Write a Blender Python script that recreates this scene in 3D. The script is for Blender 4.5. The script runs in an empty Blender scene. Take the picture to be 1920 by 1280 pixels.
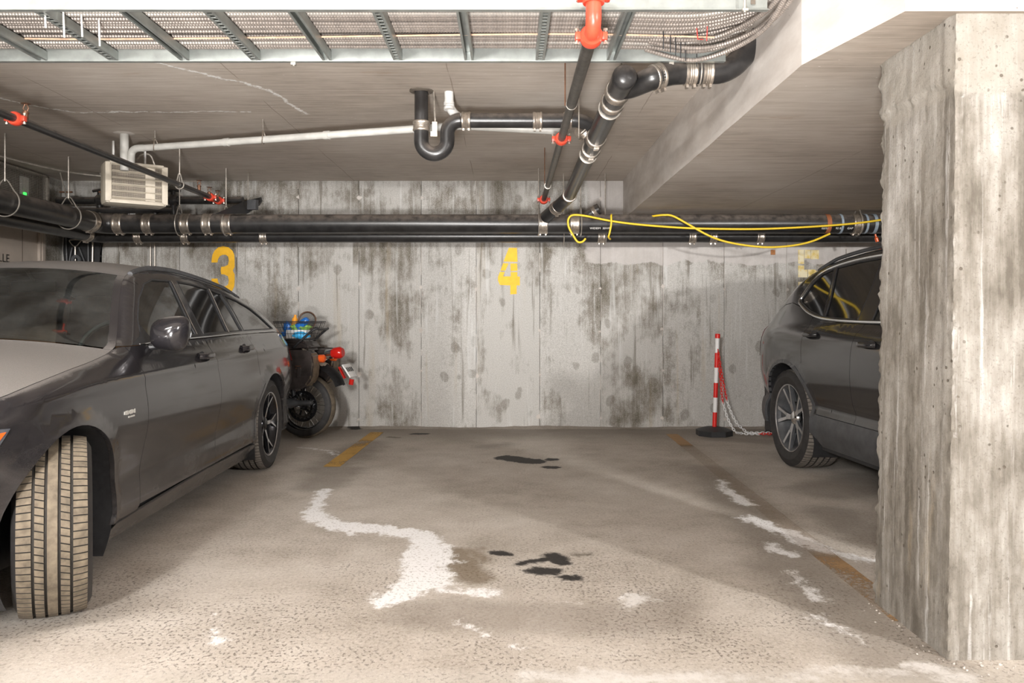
import bpy, bmesh, math, random
from mathutils import Vector, Matrix, noise
R = math.radians
PI = math.pi
random.seed(7)
SC = bpy.context.scene
COL = SC.collection

# ------------------------------------------------------------------ camera, world, exposure
CAMZ = 1.12
cd = bpy.data.cameras.new('camera'); cam = bpy.data.objects.new('camera', cd); COL.objects.link(cam)
cam.location = (0, 0, CAMZ); cam.rotation_euler = (R(90), 0, 0)
cd.sensor_width = 36; cd.lens = 1476/1920*36
cd.shift_x = 5/1920; cd.shift_y = -45/1920
cd.clip_start = .05
SC.camera = cam
w = bpy.data.worlds.new('world'); SC.world = w; w.use_nodes = True
w.node_tree.nodes['Background'].inputs[0].default_value = (1, .96, .92, 1)
w.node_tree.nodes['Background'].inputs[1].default_value = .3
SC.view_settings.view_transform = 'Standard'; SC.view_settings.look = 'None'
SC.view_settings.gamma = 1; SC.view_settings.use_curve_mapping = False
SC.view_settings.exposure = 1.0
SC.cycles.use_denoising = True
SC.cycles.max_bounces = 8

# the photographer's two soft lamps, standing behind and beside the camera
def soft_lamp(name, loc, aim, size, watts, col=(1, .975, .945)):
    ld = bpy.data.lights.new(name, 'AREA'); ld.shape = 'SQUARE'; ld.size = size; ld.energy = watts; ld.color = col
    lo = bpy.data.objects.new(name, ld); COL.objects.link(lo); lo.location = loc
    lo.rotation_euler = (Vector(aim)-Vector(loc)).to_track_quat('-Z', 'Y').to_euler()
soft_lamp('soft_lamp', (-1.45, -3.0, 2.0), (-.5, 7, 1.5), .5, 215)
ld = bpy.data.lights.new('ceiling_fill_spot', 'SPOT'); ld.energy = 760; ld.spot_size = R(64); ld.spot_blend = .8; ld.shadow_soft_size = .28; ld.color = (1, .98, .96)  # unseen spot added below, aimed up only to brighten the ceiling
lo = bpy.data.objects.new('ceiling_fill_spot', ld); COL.objects.link(lo); lo.location = (-.3, -.6, .45)
lo.rotation_euler = Vector((-.02, 1, .50)).to_track_quat('-Z', 'Y').to_euler()
soft_lamp('soft_lamp', (4.2, -1.2, 2.05), (2.3, 7, 1.7), .2, 150)

# ------------------------------------------------------------------ object helpers
def tag(o, label=None, cat=None, group=None, kind=None):
    if label: o['label'] = label
    if cat: o['category'] = cat
    if group: o['group'] = group
    if kind: o['kind'] = kind
    return o
def empty(name, loc=(0, 0, 0), rz=0, label=None, cat=None, group=None):
    o = bpy.data.objects.new(name, None); COL.objects.link(o)
    o.location = loc; o.rotation_euler = (0, 0, rz); o.empty_display_size = .1
    return tag(o, label, cat, group)
def obj(name, bm, mats, parent=None, smooth=True, ang=38, loc=None):
    cn = bm.verts.layers.float_vector.get('cn')
    if cn is None: bmesh.ops.recalc_face_normals(bm, faces=bm.faces)
    else:
        bm.normal_update()
        for f in bm.faces:
            s_ = Vector((0, 0, 0))
            for v in f.verts: s_ += v[cn]
            if f.normal.dot(s_) < 0: f.normal_flip()
    if smooth:
        a = R(ang)
        for f in bm.faces: f.smooth = True
        for e in bm.edges:
            e.smooth = not (len(e.link_faces) == 2 and e.calc_face_angle(0) > a)
    ln = None
    if cn is not None:
        ln = []; bm.normal_update()
        for f in bm.faces:
            for v in f.verts:
                q = v[cn]; ln.append(tuple(q) if f.normal.dot(q) > .45 else tuple(f.normal))
    me = bpy.data.meshes.new(name); bm.to_mesh(me); bm.free()
    if ln: me.normals_split_custom_set(ln)
    for m in (mats if isinstance(mats, (list, tuple)) else [mats]): me.materials.append(m)
    o = bpy.data.objects.new(name, me); COL.objects.link(o)
    if parent: o.parent = parent
    if loc: o.location = loc
    return o
def dup(o, parent=None):
    c = o.copy(); COL.objects.link(c); c.parent = parent
    for ch in list(o.children): dup(ch, c)
    return c
def NB(): return bmesh.new()

def box(bm, c, s, rot=None, mi=0, bev=0):
    vs = []
    for x in (-1, 1):
        for y in (-1, 1):
            for z in (-1, 1): vs.append(Vector((x*s[0]/2, y*s[1]/2, z*s[2]/2)))
    if rot: vs = [rot @ v for v in vs]
    V = [bm.verts.new(v+Vector(c)) for v in vs]
    F = []
    for q in ((0,1,3,2),(4,6,7,5),(0,4,5,1),(2,3,7,6),(0,2,6,4),(1,5,7,3)):
        f = bm.faces.new([V[i] for i in q]); f.material_index = mi; F.append(f)
    if bev:
        es = list({e for f in F for e in f.edges})
        bmesh.ops.bevel(bm, geom=es, offset=bev, segments=2, affect='EDGES', profile=.6)
    return V
def frames(pts, closed=False):
    n = len(pts); T = []
    for i in range(n):
        if closed: t = pts[(i+1) % n]-pts[i-1]
        else: t = pts[min(i+1, n-1)]-pts[max(i-1, 0)]
        T.append(t.normalized())
    up = Vector((0, 0, 1)) if abs(T[0].z) < .9 else Vector((0, 1, 0))
    nrm = (up-T[0]*up.dot(T[0])).normalized(); out = []
    for i in range(n):
        if i: nrm = (nrm-T[i]*nrm.dot(T[i])).normalized()
        out.append((nrm, T[i].cross(nrm)))
    return out
def tube(bm, pts, r, seg=12, closed=False, caps=True, mi=0):
    pts = [Vector(p) for p in pts]; n = len(pts); fr = frames(pts, closed)
    rr = r if isinstance(r, (list, tuple)) else [r]*n
    rings = []
    for i in range(n):
        a, b = fr[i]
        rings.append([bm.verts.new(pts[i]+(a*math.cos(2*PI*k/seg)+b*math.sin(2*PI*k/seg))*rr[i]) for k in range(seg)])
    for i in range(n if closed else n-1):
        A, B = rings[i], rings[(i+1) % n]
        for k in range(seg):
            f = bm.faces.new((A[k], A[(k+1) % seg], B[(k+1) % seg], B[k])); f.material_index = mi
    if caps and not closed:
        bm.faces.new(rings[0]).material_index = mi; bm.faces.new(rings[-1]).material_index = mi
def lathe(bm, prof, M, seg=32, closed=False, mi=0, caps=True):
    """prof: (axial, radius); axis = local Z of M"""
    rings = [[bm.verts.new(M @ Vector((max(r, 1e-4)*math.cos(2*PI*k/seg), max(r, 1e-4)*math.sin(2*PI*k/seg), a))) for k in range(seg)] for a, r in prof]
    n = len(rings)
    for i in range(n if closed else n-1):
        A, B = rings[i], rings[(i+1) % n]
        for k in range(seg):
            bm.faces.new((A[k], A[(k+1) % seg], B[(k+1) % seg], B[k])).material_index = mi
    if not closed and caps:
        bm.faces.new(rings[0]).material_index = mi; bm.faces.new(rings[-1]).material_index = mi
def axis_m(p, d):
    d = Vector(d).normalized()
    return Matrix.Translation(Vector(p)) @ d.to_track_quat('Z', 'Y').to_matrix().to_4x4()
def arc(c, a, b, r, t0, t1, n=10):
    c, a, b = Vector(c), Vector(a), Vector(b)
    return [c+a*r*math.cos(t0+(t1-t0)*i/n)+b*r*math.sin(t0+(t1-t0)*i/n) for i in range(n+1)]
def smooth_path(ctrl, n=8, closed=False):
    P = [Vector(p) for p in ctrl]; out = []; m = len(P)
    for i in range(m if closed else m-1):
        if closed: p0, p1, p2, p3 = P[i-1], P[i], P[(i+1) % m], P[(i+2) % m]
        else: p0, p1, p2, p3 = P[max(i-1, 0)], P[i], P[i+1], P[min(i+2, m-1)]
        for k in range(n):
            t = k/n
            out.append(.5*((2*p1)+(p2-p0)*t+(2*p0-5*p1+4*p2-p3)*t*t+(3*p1-p0-3*p2+p3)*t**3))
    if not closed: out.append(P[-1])
    return out
def prism(bm, poly, h, M=None, mi=0):
    """2-D polygon in XY extruded h along Z, through M"""
    M = M or Matrix()
    a = [bm.verts.new(M @ Vector((x, y, 0))) for x, y in poly]
    b = [bm.verts.new(M @ Vector((x, y, h))) for x, y in poly]
    n = len(poly)
    bm.faces.new(a).material_index = mi; bm.faces.new(b).material_index = mi
    for i in range(n): bm.faces.new((a[i], a[(i+1) % n], b[(i+1) % n], b[i])).material_index = mi
def interp(tab, x):
    if x <= tab[0][0]: return tab[0][1]
    for i in range(len(tab)-1):
        if x <= tab[i+1][0]:
            x0, y0 = tab[i]; x1, y1 = tab[i+1]
            t = (x-x0)/(x1-x0)
            m0 = (y1-tab[i-1][1])/(x1-tab[i-1][0]) if i else (y1-y0)/(x1-x0)
            m1 = (tab[i+2][1]-y0)/(tab[i+2][0]-x0) if i+2 < len(tab) else (y1-y0)/(x1-x0)
            h = x1-x0
            return (2*t**3-3*t*t+1)*y0+(t**3-2*t*t+t)*h*m0+(-2*t**3+3*t*t)*y1+(t**3-t*t)*h*m1
    return tab[-1][1]
# measured on the photograph: a point of the floor, and a point of the back wall
def floor_at(px, py): d = CAMZ*1476/(py-595); return ((px-955)*d/1476, d)
WALLY = 7.95
def wall_at(px, py): return ((px-955)*WALLY/1476, CAMZ+(595-py)*WALLY/1476)
def at(px, py, Y): return Vector(((px-955)*Y/1476, Y, CAMZ+(595-py)*Y/1476))

# ------------------------------------------------------------------ materials
class G:
    def __init__(s, name):
        s.m = bpy.data.materials.new(name); s.m.use_nodes = True; s.t = s.m.node_tree
        s.p = s.t.nodes['Principled BSDF']; s.out = s.t.nodes['Material Output']
    def node(s, typ, **kw):
        n = s.t.nodes.new(typ)
        for k, v in kw.items(): setattr(n, k, v)
        return n
    def put(s, sock, v):
        if isinstance(v, bpy.types.NodeSocket): s.t.links.new(v, sock)
        elif isinstance(v, (tuple, list)):
            sock.default_value = tuple(v)+(1,) if len(v) == 3 and sock.type == 'RGBA' else tuple(v)
        else: sock.default_value = v
    def pos(s): return s.node('ShaderNodeNewGeometry').outputs['Position']
    def nrm(s): return s.node('ShaderNodeNewGeometry').outputs['Normal']
    def local(s): return s.node('ShaderNodeTexCoord').outputs['Object']
    def xyz(s, v):
        n = s.node('ShaderNodeSeparateXYZ'); s.put(n.inputs[0], v); return n.outputs
    def vm(s, op, a, b=None, sc=None):
        n = s.node('ShaderNodeVectorMath', operation=op); s.put(n.inputs[0], a)
        if b is not None: s.put(n.inputs[1], b)
        if sc is not None: s.put(n.inputs['Scale'], sc)
        return n.outputs['Value'] if op in ('LENGTH', 'DOT_PRODUCT', 'DISTANCE') else n.outputs[0]
    def ma(s, op, a, b=0, c=0, clamp=False):
        n = s.node('ShaderNodeMath', operation=op, use_clamp=clamp)
        s.put(n.inputs[0], a); s.put(n.inputs[1], b); s.put(n.inputs[2], c); return n.outputs[0]
    def noise(s, v, scale=5, detail=4, rough=.55, dist=0, color=False):
        n = s.node('ShaderNodeTexNoise'); s.put(n.inputs['Vector'], v)
        n.inputs['Scale'].default_value = scale; n.inputs['Detail'].default_value = detail
        n.inputs['Roughness'].default_value = rough; n.inputs['Distortion'].default_value = dist
        return n.outputs['Color'] if color else n.outputs[0]
    def voro(s, v, scale=5, feature='F1', rnd=1, out='Distance'):
        n = s.node('ShaderNodeTexVoronoi', feature=feature); s.put(n.inputs['Vector'], v)
        n.inputs['Scale'].default_value = scale; n.inputs['Randomness'].default_value = rnd
        return n.outputs[out]
    def stretch(s, v, sx, sy, sz, off=(0, 0, 0)):
        return s.vm('ADD', s.vm('MULTIPLY', v, (sx, sy, sz)), off)
    def step(s, v, a, b):
        n = s.node('ShaderNodeMapRange', interpolation_type='SMOOTHSTEP')
        s.put(n.inputs[0], v); n.inputs[1].default_value = a; n.inputs[2].default_value = b
        return n.outputs[0]
    def mix(s, f, a, b, mode='MIX'):
        n = s.node('ShaderNodeMix', data_type='RGBA', blend_type=mode)
        s.put(n.inputs[0], f); s.put(n.inputs[6], a); s.put(n.inputs[7], b); return n.outputs[2]
    def ramp(s, f, stops):
        n = s.node('ShaderNodeValToRGB'); s.put(n.inputs[0], f); e = n.color_ramp.elements
        while len(e) < len(stops): e.new(.5)
        for k, (p, c) in enumerate(stops):
            e[k].position = p; e[k].color = tuple(c)+(1,) if len(c) == 3 else c
        return n.outputs[0]
    def bump(s, h, st=.3, d=.01):
        n = s.node('ShaderNodeBump'); n.inputs['Strength'].default_value = st; n.inputs['Distance'].default_value = d
        s.put(n.inputs['Height'], h); s.put(s.p.inputs['Normal'], n.outputs[0])
    def fin(s, col=None, rough=.6, metal=0, **kw):
        if col is not None: s.put(s.p.inputs['Base Color'], col)
        s.put(s.p.inputs['Roughness'], rough); s.put(s.p.inputs['Metallic'], metal)
        for k, v in kw.items(): s.put(s.p.inputs[k.replace('_', ' ')], v)
        return s.m
def basic(name, col, rough=.5, metal=0, var=.25, scale=30, bump=0, dust=0, dustcol=(.36, .31, .25), **kw):
    g = G(name); p = g.local()
    n = g.noise(p, scale, 5, .6)
    dark = tuple(c*(1-var) for c in col); lite = tuple(min(1, c*(1+var)) for c in col)
    c = g.ramp(n, [(.3, dark), (.7, lite)])
    if dust:
        up = g.step(g.xyz(g.nrm())[2], -.1, .9)
        f = g.ma('MULTIPLY', up, g.step(g.noise(g.pos(), 14, 6, .7), .25, .65))
        c = g.mix(g.ma('MULTIPLY', f, dust), c, dustcol)
        rough = g.ma('ADD', g.ma('MULTIPLY', f, .5*dust), rough, clamp=True)
    if bump: g.bump(g.noise(p, scale*3, 4, .6), bump, .004)
    return g.fin(c, rough, metal, **kw)

_cap = None
def capsule_group():
    global _cap
    if _cap: return _cap
    t = bpy.data.node_groups.new('capsule', 'ShaderNodeTree')
    for nm, ty in (('P', 'NodeSocketVector'), ('A', 'NodeSocketVector'), ('B', 'NodeSocketVector'), ('r', 'NodeSocketFloat')):
        t.interface.new_socket(nm, in_out='INPUT', socket_type=ty)
    t.interface.new_socket('d', in_out='OUTPUT', socket_type='NodeSocketFloat')
    gi = t.nodes.new('NodeGroupInput'); go = t.nodes.new('NodeGroupOutput')
    def v(op, a, b, o=0):
        n = t.nodes.new('ShaderNodeVectorMath'); n.operation = op
        t.links.new(a, n.inputs[0])
        if b is not None: t.links.new(b, n.inputs[1])
        return n
    pa = v('SUBTRACT', gi.outputs[0], gi.outputs[1]).outputs[0]
    ba = v('SUBTRACT', gi.outputs[2], gi.outputs[1]).outputs[0]
    d1 = v('DOT_PRODUCT', pa, ba).outputs['Value']; d2 = v('DOT_PRODUCT', ba, ba).outputs['Value']
    h = t.nodes.new('ShaderNodeMath'); h.operation = 'DIVIDE'; h.use_clamp = True
    t.links.new(d1, h.inputs[0]); t.links.new(d2, h.inputs[1])
    sc = t.nodes.new('ShaderNodeVectorMath'); sc.operation = 'SCALE'
    t.links.new(ba, sc.inputs[0]); t.links.new(h.outputs[0], sc.inputs['Scale'])
    df = v('SUBTRACT', pa, sc.outputs[0]).outputs[0]
    ln = v('LENGTH', df, None).outputs['Value']
    m = t.nodes.new('ShaderNodeMath'); m.operation = 'SUBTRACT'
    t.links.new(ln, m.inputs[0]); t.links.new(gi.outputs[3], m.inputs[1])
    t.links.new(m.outputs[0], go.inputs[0]); _cap = t; return t
def blobs(g, p, caps):
    """distance to the nearest of the capsules (ax, ay, bx, by, r) in the plane of p's x, y"""
    d = None
    for ax, ay, bx, by, r in caps:
        n = g.node('ShaderNodeGroup'); n.node_tree = capsule_group()
        g.put(n.inputs[0], p); n.inputs[1].default_value = (ax, ay, 0); n.inputs[2].default_value = (bx+1e-4, by, 0); n.inputs[3].default_value = r
        d = n.outputs[0] if d is None else g.ma('MINIMUM', d, n.outputs[0])
    return d

def mat_wall():
    g = G('formed wall concrete'); p = g.pos(); x, y, z = g.xyz(p)
    rnd = g.node('ShaderNodeObjectInfo').outputs['Random']
    off = g.vm('SCALE', (7.3, 0, 3.1), sc=rnd)
    q = g.vm('ADD', p, off)
    big = g.noise(g.stretch(q, 1.3, 1, .9), 1.6, 5, .6)
    streak = g.noise(g.stretch(q, 9, 1, .55), 2.2, 6, .65)
    fine = g.noise(g.stretch(p, 30, 30, 5), 2, 5, .7)
    blot = g.noise(g.stretch(q, 1.6, 1, 1.1, (5, 0, 5)), 3.2, 5, .62)
    a = g.ma('ADD', g.ma('MULTIPLY', big, 1.15), g.ma('ADD', g.ma('MULTIPLY', streak, .45), g.ma('MULTIPLY', blot, .75)))
    a = g.ma('ADD', a, g.ma('MULTIPLY', g.ma('SUBTRACT', rnd, .5), .16))
    # lime wash towards mid height and middle of the wall, damp at the top
    lift = g.ma('MULTIPLY', g.step(z, 2.1, .9), .13)
    wd = g.vm('ADD', p, g.vm('SCALE', g.vm('SUBTRACT', g.noise(p, 2.5, 5, .65, color=True), (.5, .5, .5)), sc=.5))
    wx, wy, wz = g.xyz(wd); cb = g.node('ShaderNodeCombineXYZ'); g.put(cb.inputs[0], wx); g.put(cb.inputs[1], wz); wp = cb.outputs[0]
    def ws(l): return [wall_at(a_, b_)+wall_at(c_, d_)+(r,) for a_, b_, c_, d_, r in l]
    dkm = g.step(blobs(g, wp, ws([(690, 470, 760, 590, .18), (590, 470, 640, 560, .16), (1130, 570, 1240, 620, .14), (1150, 700, 1230, 730, .08), (1240, 620, 1245, 760, .05), (1020, 470, 1030, 560, .05), (690, 380, 720, 395, .15), (480, 480, 520, 560, .12), (1160, 760, 1180, 775, .05), (700, 700, 720, 760, .1)])), .12, -.12)
    ltm = g.step(blobs(g, wp, ws([(800, 620, 860, 760, .22), (960, 580, 980, 760, .2), (1080, 650, 1110, 780, .2), (690, 650, 760, 690, .1), (1180, 470, 1240, 520, .1), (1290, 640, 1340, 780, .2), (640, 680, 640, 780, .1)])), .2, -.15)
    a = g.ma('ADD', a, g.ma('MULTIPLY_ADD', dkm, -.15, g.ma('MULTIPLY', ltm, .11)))
    mot = g.noise(g.stretch(p, 1, 1, .6, (2, 2, 2)), 17, 6, .72)
    a = g.ma('ADD', g.ma('ADD', a, lift), g.ma('ADD', g.ma('MULTIPLY', fine, .3), g.ma('MULTIPLY', mot, .34)))
    c = g.ramp(g.ma('MULTIPLY', a, .46), [(.525, (.07, .059, .042)), (.59, (.16, .142, .11)), (.655, (.27, .25, .22)), (.75, (.49, .475, .45))])
    # round damp spots
    vq = g.vm('ADD', p, g.vm('SCALE', g.noise(p, 9, 2, .5, color=True), sc=.06))
    sp = g.voro(g.stretch(vq, 1, 1, .8), 6.5)
    pick = g.voro(g.stretch(vq, 1, 1, .8), 6.5, out='Color')
    on = g.step(g.xyz(pick)[0], .5, .6)
    size = g.ma('MULTIPLY_ADD', g.xyz(pick)[1], .26, .03)
    sm = g.ma('MULTIPLY', g.step(g.ma('SUBTRACT', sp, size), .07, -.03), on)
    c = g.mix(g.ma('MULTIPLY', sm, .45), c, (.13, .11, .08))
    grain = g.noise(p, 120, 3, .6); c = g.mix(g.ma('MULTIPLY', g.step(grain, .52, .66), .28), c, (.1, .085, .065)); c = g.mix(g.ma('MULTIPLY', g.step(grain, .46, .34), .3), c, (.8, .79, .77))
    # run-down stains
    run = g.noise(g.stretch(p, 7, 1, .35), 2.6, 3, .5)
    c = g.mix(g.ma('MULTIPLY', g.step(run, .6, .72), .6), c, (.14, .12, .09))
    run2 = g.noise(g.stretch(p, 6, 1, .3, (9, 0, 2)), 2.4, 4, .6)
    c = g.mix(g.ma('MULTIPLY', g.step(run2, .56, .7), .5), c, (.66, .66, .65))
    rust = g.noise(g.stretch(p, 5, 1, .25, (3, 0, 5)), 1.6, 3, .5)
    c = g.mix(g.ma('MULTIPLY', g.step(rust, .62, .74), .35), c, (.42, .33, .2))
    # plaster patch to the right below the pipes
    pq = g.vm('ADD', p, g.vm('SCALE', g.vm('SUBTRACT', g.noise(p, 3, 5, .6, color=True), (.5, .5, .5)), sc=.28))
    px, py_, pz = g.xyz(pq)
    top = g.ma('MULTIPLY', g.step(px, .75, .82), g.step(pz, 1.66, 1.675))
    c = g.mix(g.ma('MULTIPLY', top, .75), c, g.mix(g.noise(p, 6, 4, .6), (.45, .42, .4), (.66, .62, .6)))
    pit = g.voro(p, 55); holes = g.step(pit, .12, .05)
    pn = g.step(g.noise(p, 5, 2), .5, .65)
    c = g.mix(g.ma('MULTIPLY', g.ma('MULTIPLY', holes, pn), .7), c, (.07, .06, .05))
    h = g.ma('ADD', g.ma('MULTIPLY', fine, .6), g.ma('MULTIPLY', g.noise(p, 70, 5, .7), .5))
    h = g.ma('SUBTRACT', h, g.ma('MULTIPLY', holes, pn))
    g.bump(h, .45, .004)
    return g.fin(c, .85)
def mat_ceiling():
    g = G('ceiling slab concrete'); p = g.pos(); x, y, z = g.xyz(p)
    big = g.noise(p, .9, 5, .6); gr = g.noise(g.stretch(p, 1.2, 14, 4), 2.2, 6, .7)
    a = g.ma('ADD', g.ma('MULTIPLY', big, .9), g.ma('MULTIPLY', gr, .8))
    c = g.ramp(g.ma('MULTIPLY', a, .59), [(.36, (.33, .28, .235)), (.5, (.49, .43, .375)), (.64, (.60, .545, .49))])
    br = g.noise(g.stretch(p, .8, 3, 2, (4, 1, 0)), 2.5, 5, .7)
    c = g.mix(g.ma('MULTIPLY', g.step(br, .6, .74), .45), c, (.36, .25, .17))
    # formwork sheet seams 1.22 x 2.44
    wob = g.ma('MULTIPLY', g.noise(p, 2, 3), .03)
    fx = g.ma('ABSOLUTE', g.ma('SUBTRACT', g.ma('FRACT', g.ma('DIVIDE', g.ma('ADD', g.ma('ADD', x, .33), wob), 1.22)), .5))
    fy = g.ma('ABSOLUTE', g.ma('SUBTRACT', g.ma('FRACT', g.ma('DIVIDE', g.ma('ADD', g.ma('ADD', y, .66), wob), 2.44)), .5))
    seam = g.ma('MAXIMUM', g.step(fx, .4965, .4985), g.step(fy, .4983, .4992))
    seam = g.ma('MULTIPLY', seam, g.step(g.noise(p, 1.7, 4), .4, .55))
    c = g.mix(g.ma('MULTIPLY', seam, .65), c, (.2, .15, .11))
    # white mineral crumbs and the long crack line
    cr = g.step(g.voro(g.stretch(p, 1, 2.2, 1), 11), .075, .04)
    crn = g.step(g.noise(p, 1.4, 2), .48, .6)
    c = g.mix(g.ma('MULTIPLY', g.ma('MULTIPLY', cr, crn), .8), c, (.85, .83, .8))
    pd = g.vm('ADD', p, g.vm('SCALE', g.vm('SUBTRACT', g.noise(p, 6, 5, .7, color=True), (.5, .5, .5)), sc=.16))
    pd = g.vm('MULTIPLY', pd, (1, 1, 0))
    L = [(-1.93, 4.25, -1.47, 4.75, .006), (-1.47, 4.75, -1.37, 5.35, .007), (-2.95, 5.3, -1.75, 5.28, .003), (-3.5, 4.6, -2.95, 5.3, .003)]
    d = blobs(g, pd, L)
    cm = g.ma('MULTIPLY', g.step(d, .014, 0), g.step(g.noise(p, 40, 3), .35, .5))
    c = g.mix(g.ma('MULTIPLY', cm, .9), c, (.88, .87, .85))
    g.bump(g.ma('ADD', gr, g.ma('MULTIPLY', cm, 2)), .25, .004)
    return g.fin(c, .8)
def mat_beam():
    g = G('beam face concrete'); p = g.pos()
    a = g.noise(g.stretch(p, 1, 1, 3), 3, 6, .6)
    c = g.ramp(a, [(.3, (.48, .43, .39)), (.7, (.64, .6, .56))])
    pit = g.step(g.voro(p, 22), .07, .03)
    c = g.mix(g.ma('MULTIPLY', pit, g.step(g.noise(p, 3), .5, .6)), c, (.15, .11, .08))
    g.bump(g.noise(p, 25, 5, .7), .25, .004)
    return g.fin(c, .8)
def mat_column():
    g = G('column concrete'); p = g.pos(); x, y, z = g.xyz(p)
    st = g.noise(g.stretch(p, 8, 8, .5), 2.5, 6, .7); big = g.noise(g.stretch(p, 1.5, 1.5, .8), 2.2, 5, .6)
    a = g.ma('ADD', g.ma('ADD', g.ma('MULTIPLY', st, .6), big), g.ma('MULTIPLY', g.noise(g.stretch(p, 1, 1, .5, (1, 2, 3)), 22, 5, .7), .3))
    c = g.ramp(g.ma('MULTIPLY', a, .53), [(.41, (.12, .105, .085)), (.48, (.22, .2, .172)), (.55, (.34, .32, .29)), (.66, (.54, .52, .5))])
    st2 = g.noise(g.stretch(p, 14, 14, .4, (2, 4, 1)), 2.5, 4, .6)
    c = g.mix(g.ma('MULTIPLY', g.step(st2, .56, .7), .6), c, (.6, .59, .58))
    ru = g.noise(g.stretch(p, 5, 5, 1, (7, 1, 3)), 1.7, 4, .6)
    c = g.mix(g.ma('MULTIPLY', g.step(ru, .58, .72), .3), c, (.5, .4, .27))
    topz = g.ma('ADD', z, g.ma('MULTIPLY', g.noise(g.stretch(p, 6, 6, 1), 2, 5, .7), .08))
    c = g.mix(g.ma('MULTIPLY', g.step(topz, 1.885, 1.9), .7), c, g.ramp(g.noise(p, 9, 5), [(.3, (.28, .255, .215)), (.7, (.38, .355, .32))]))
    gr = g.noise(p, 130, 3, .6); c = g.mix(g.ma('MULTIPLY', g.step(gr, .55, .68), .35), c, (.1, .085, .07))
    pit = g.ma('MULTIPLY', g.step(g.voro(p, 26), .17, .1), g.step(g.noise(p, 6), .46, .58))
    c = g.mix(g.ma('MULTIPLY', pit, .85), c, (.1, .08, .06))
    h = g.ma('SUBTRACT', g.ma('ADD', g.noise(p, 45, 6, .7), g.ma('MULTIPLY', st, .6)), pit)
    g.bump(h, .6, .006)
    return g.fin(c, .85)
def mat_floor():
    g = G('worn garage floor'); p = g.pos(); x, y, z = g.xyz(p)
    big = g.noise(p, 1.1, 5, .6); mid = g.noise(p, 5, 5, .65); fine = g.noise(p, 60, 6, .75); agg = g.voro(p, 130)
    a = g.ma('ADD', g.ma('ADD', g.ma('MULTIPLY', big, .5), g.ma('MULTIPLY', mid, .3)), g.ma('MULTIPLY', fine, .5))
    c = g.ramp(g.ma('MULTIPLY', a, .77), [(.36, (.29, .25, .205)), (.48, (.47, .42, .365)), (.6, (.6, .55, .495))])
    # exposed dark aggregate where the surface is worn
    wear = g.step(g.noise(g.stretch(p, 1, 1, 1, (3, 0, 0)), 1.6, 4, .6), .42, .6)
    near = g.step(y, 4.6, 3.0)
    grit = g.step(g.noise(g.stretch(p, 1, .8, 1), 75, 4, .62), .53, .62)
    gm = g.ma('MULTIPLY', grit, g.ma('MULTIPLY_ADD', g.ma('MULTIPLY', wear, near), .5, .25))
    c = g.mix(gm, c, (.12, .095, .075))
    gm2 = g.step(g.noise(p, 120, 2, .6), .62, .7)
    c = g.mix(g.ma('MULTIPLY', gm2, .5), c, (.72, .69, .65))
    wig = g.vm('SUBTRACT', g.noise(p, 7, 6, .75, color=True), (.5, .5, .5))
    pd = g.vm('MULTIPLY', g.vm('ADD', p, g.vm('SCALE', wig, sc=.22)), (1, 1, 0))
    pd2 = g.vm('MULTIPLY', g.vm('ADD', p, g.vm('SCALE', g.vm('ADD', wig, g.vm('SCALE', g.vm('SUBTRACT', g.noise(p, 22, 4, .7, color=True), (.5, .5, .5)), sc=.6)), sc=.12)), (1, 1, 0))
    F = floor_at
    def seg(l): return [F(a_, b_)+F(c_, d_)+(r,) for a_, b_, c_, d_, r in l]
    # grime along the wall and beside the lines
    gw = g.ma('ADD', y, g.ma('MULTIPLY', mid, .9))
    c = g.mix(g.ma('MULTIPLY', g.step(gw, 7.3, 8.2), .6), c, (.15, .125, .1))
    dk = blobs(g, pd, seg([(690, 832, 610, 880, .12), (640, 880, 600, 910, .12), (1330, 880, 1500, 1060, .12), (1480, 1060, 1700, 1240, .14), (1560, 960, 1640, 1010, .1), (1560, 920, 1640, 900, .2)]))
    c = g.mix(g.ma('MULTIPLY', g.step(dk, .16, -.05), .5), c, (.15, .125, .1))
    dk2 = blobs(g, pd, seg([(1340, 822, 1440, 828, .1), (910, 838, 950, 832, .05), (800, 1150, 1180, 1160, .12), (1250, 1130, 1240, 1160, .1)]))
    c = g.mix(g.ma('MULTIPLY', g.step(dk2, .12, -.05), .4), c, (.16, .13, .105))
    br = blobs(g, pd, seg([(862, 1035, 885, 1085, .07), (885, 1030, 905, 1050, .03)]))
    c = g.mix(g.ma('MULTIPLY', g.step(br, .05, -.04), .75), c, (.16, .115, .065))
    oil = blobs(g, pd2, seg([(950, 858, 1000, 865, .105), (1033, 861, 1037, 861, .055), (1030, 876, 1037, 876, .055),
        (932, 1036, 948, 1039, .036), (975, 1056, 1030, 1047, .03), (1035, 1042, 1055, 1053, .048), (1008, 1069, 1032, 1071, .048), (1064, 1082, 1080, 1083, .036),
        (780, 813, 795, 813, .05), (660, 803, 668, 804, .05)]))
    c = g.mix(g.ma('MULTIPLY', g.step(oil, .015, -.015), .97), c, (.014, .011, .01))
    oil2 = blobs(g, pd2, seg([(1080, 1040, 1105, 1038, .02), (730, 819, 745, 820, .03)]))
    c = g.mix(g.ma('MULTIPLY', g.step(oil2, .02, -.02), .75), c, (.08, .065, .04))
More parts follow.
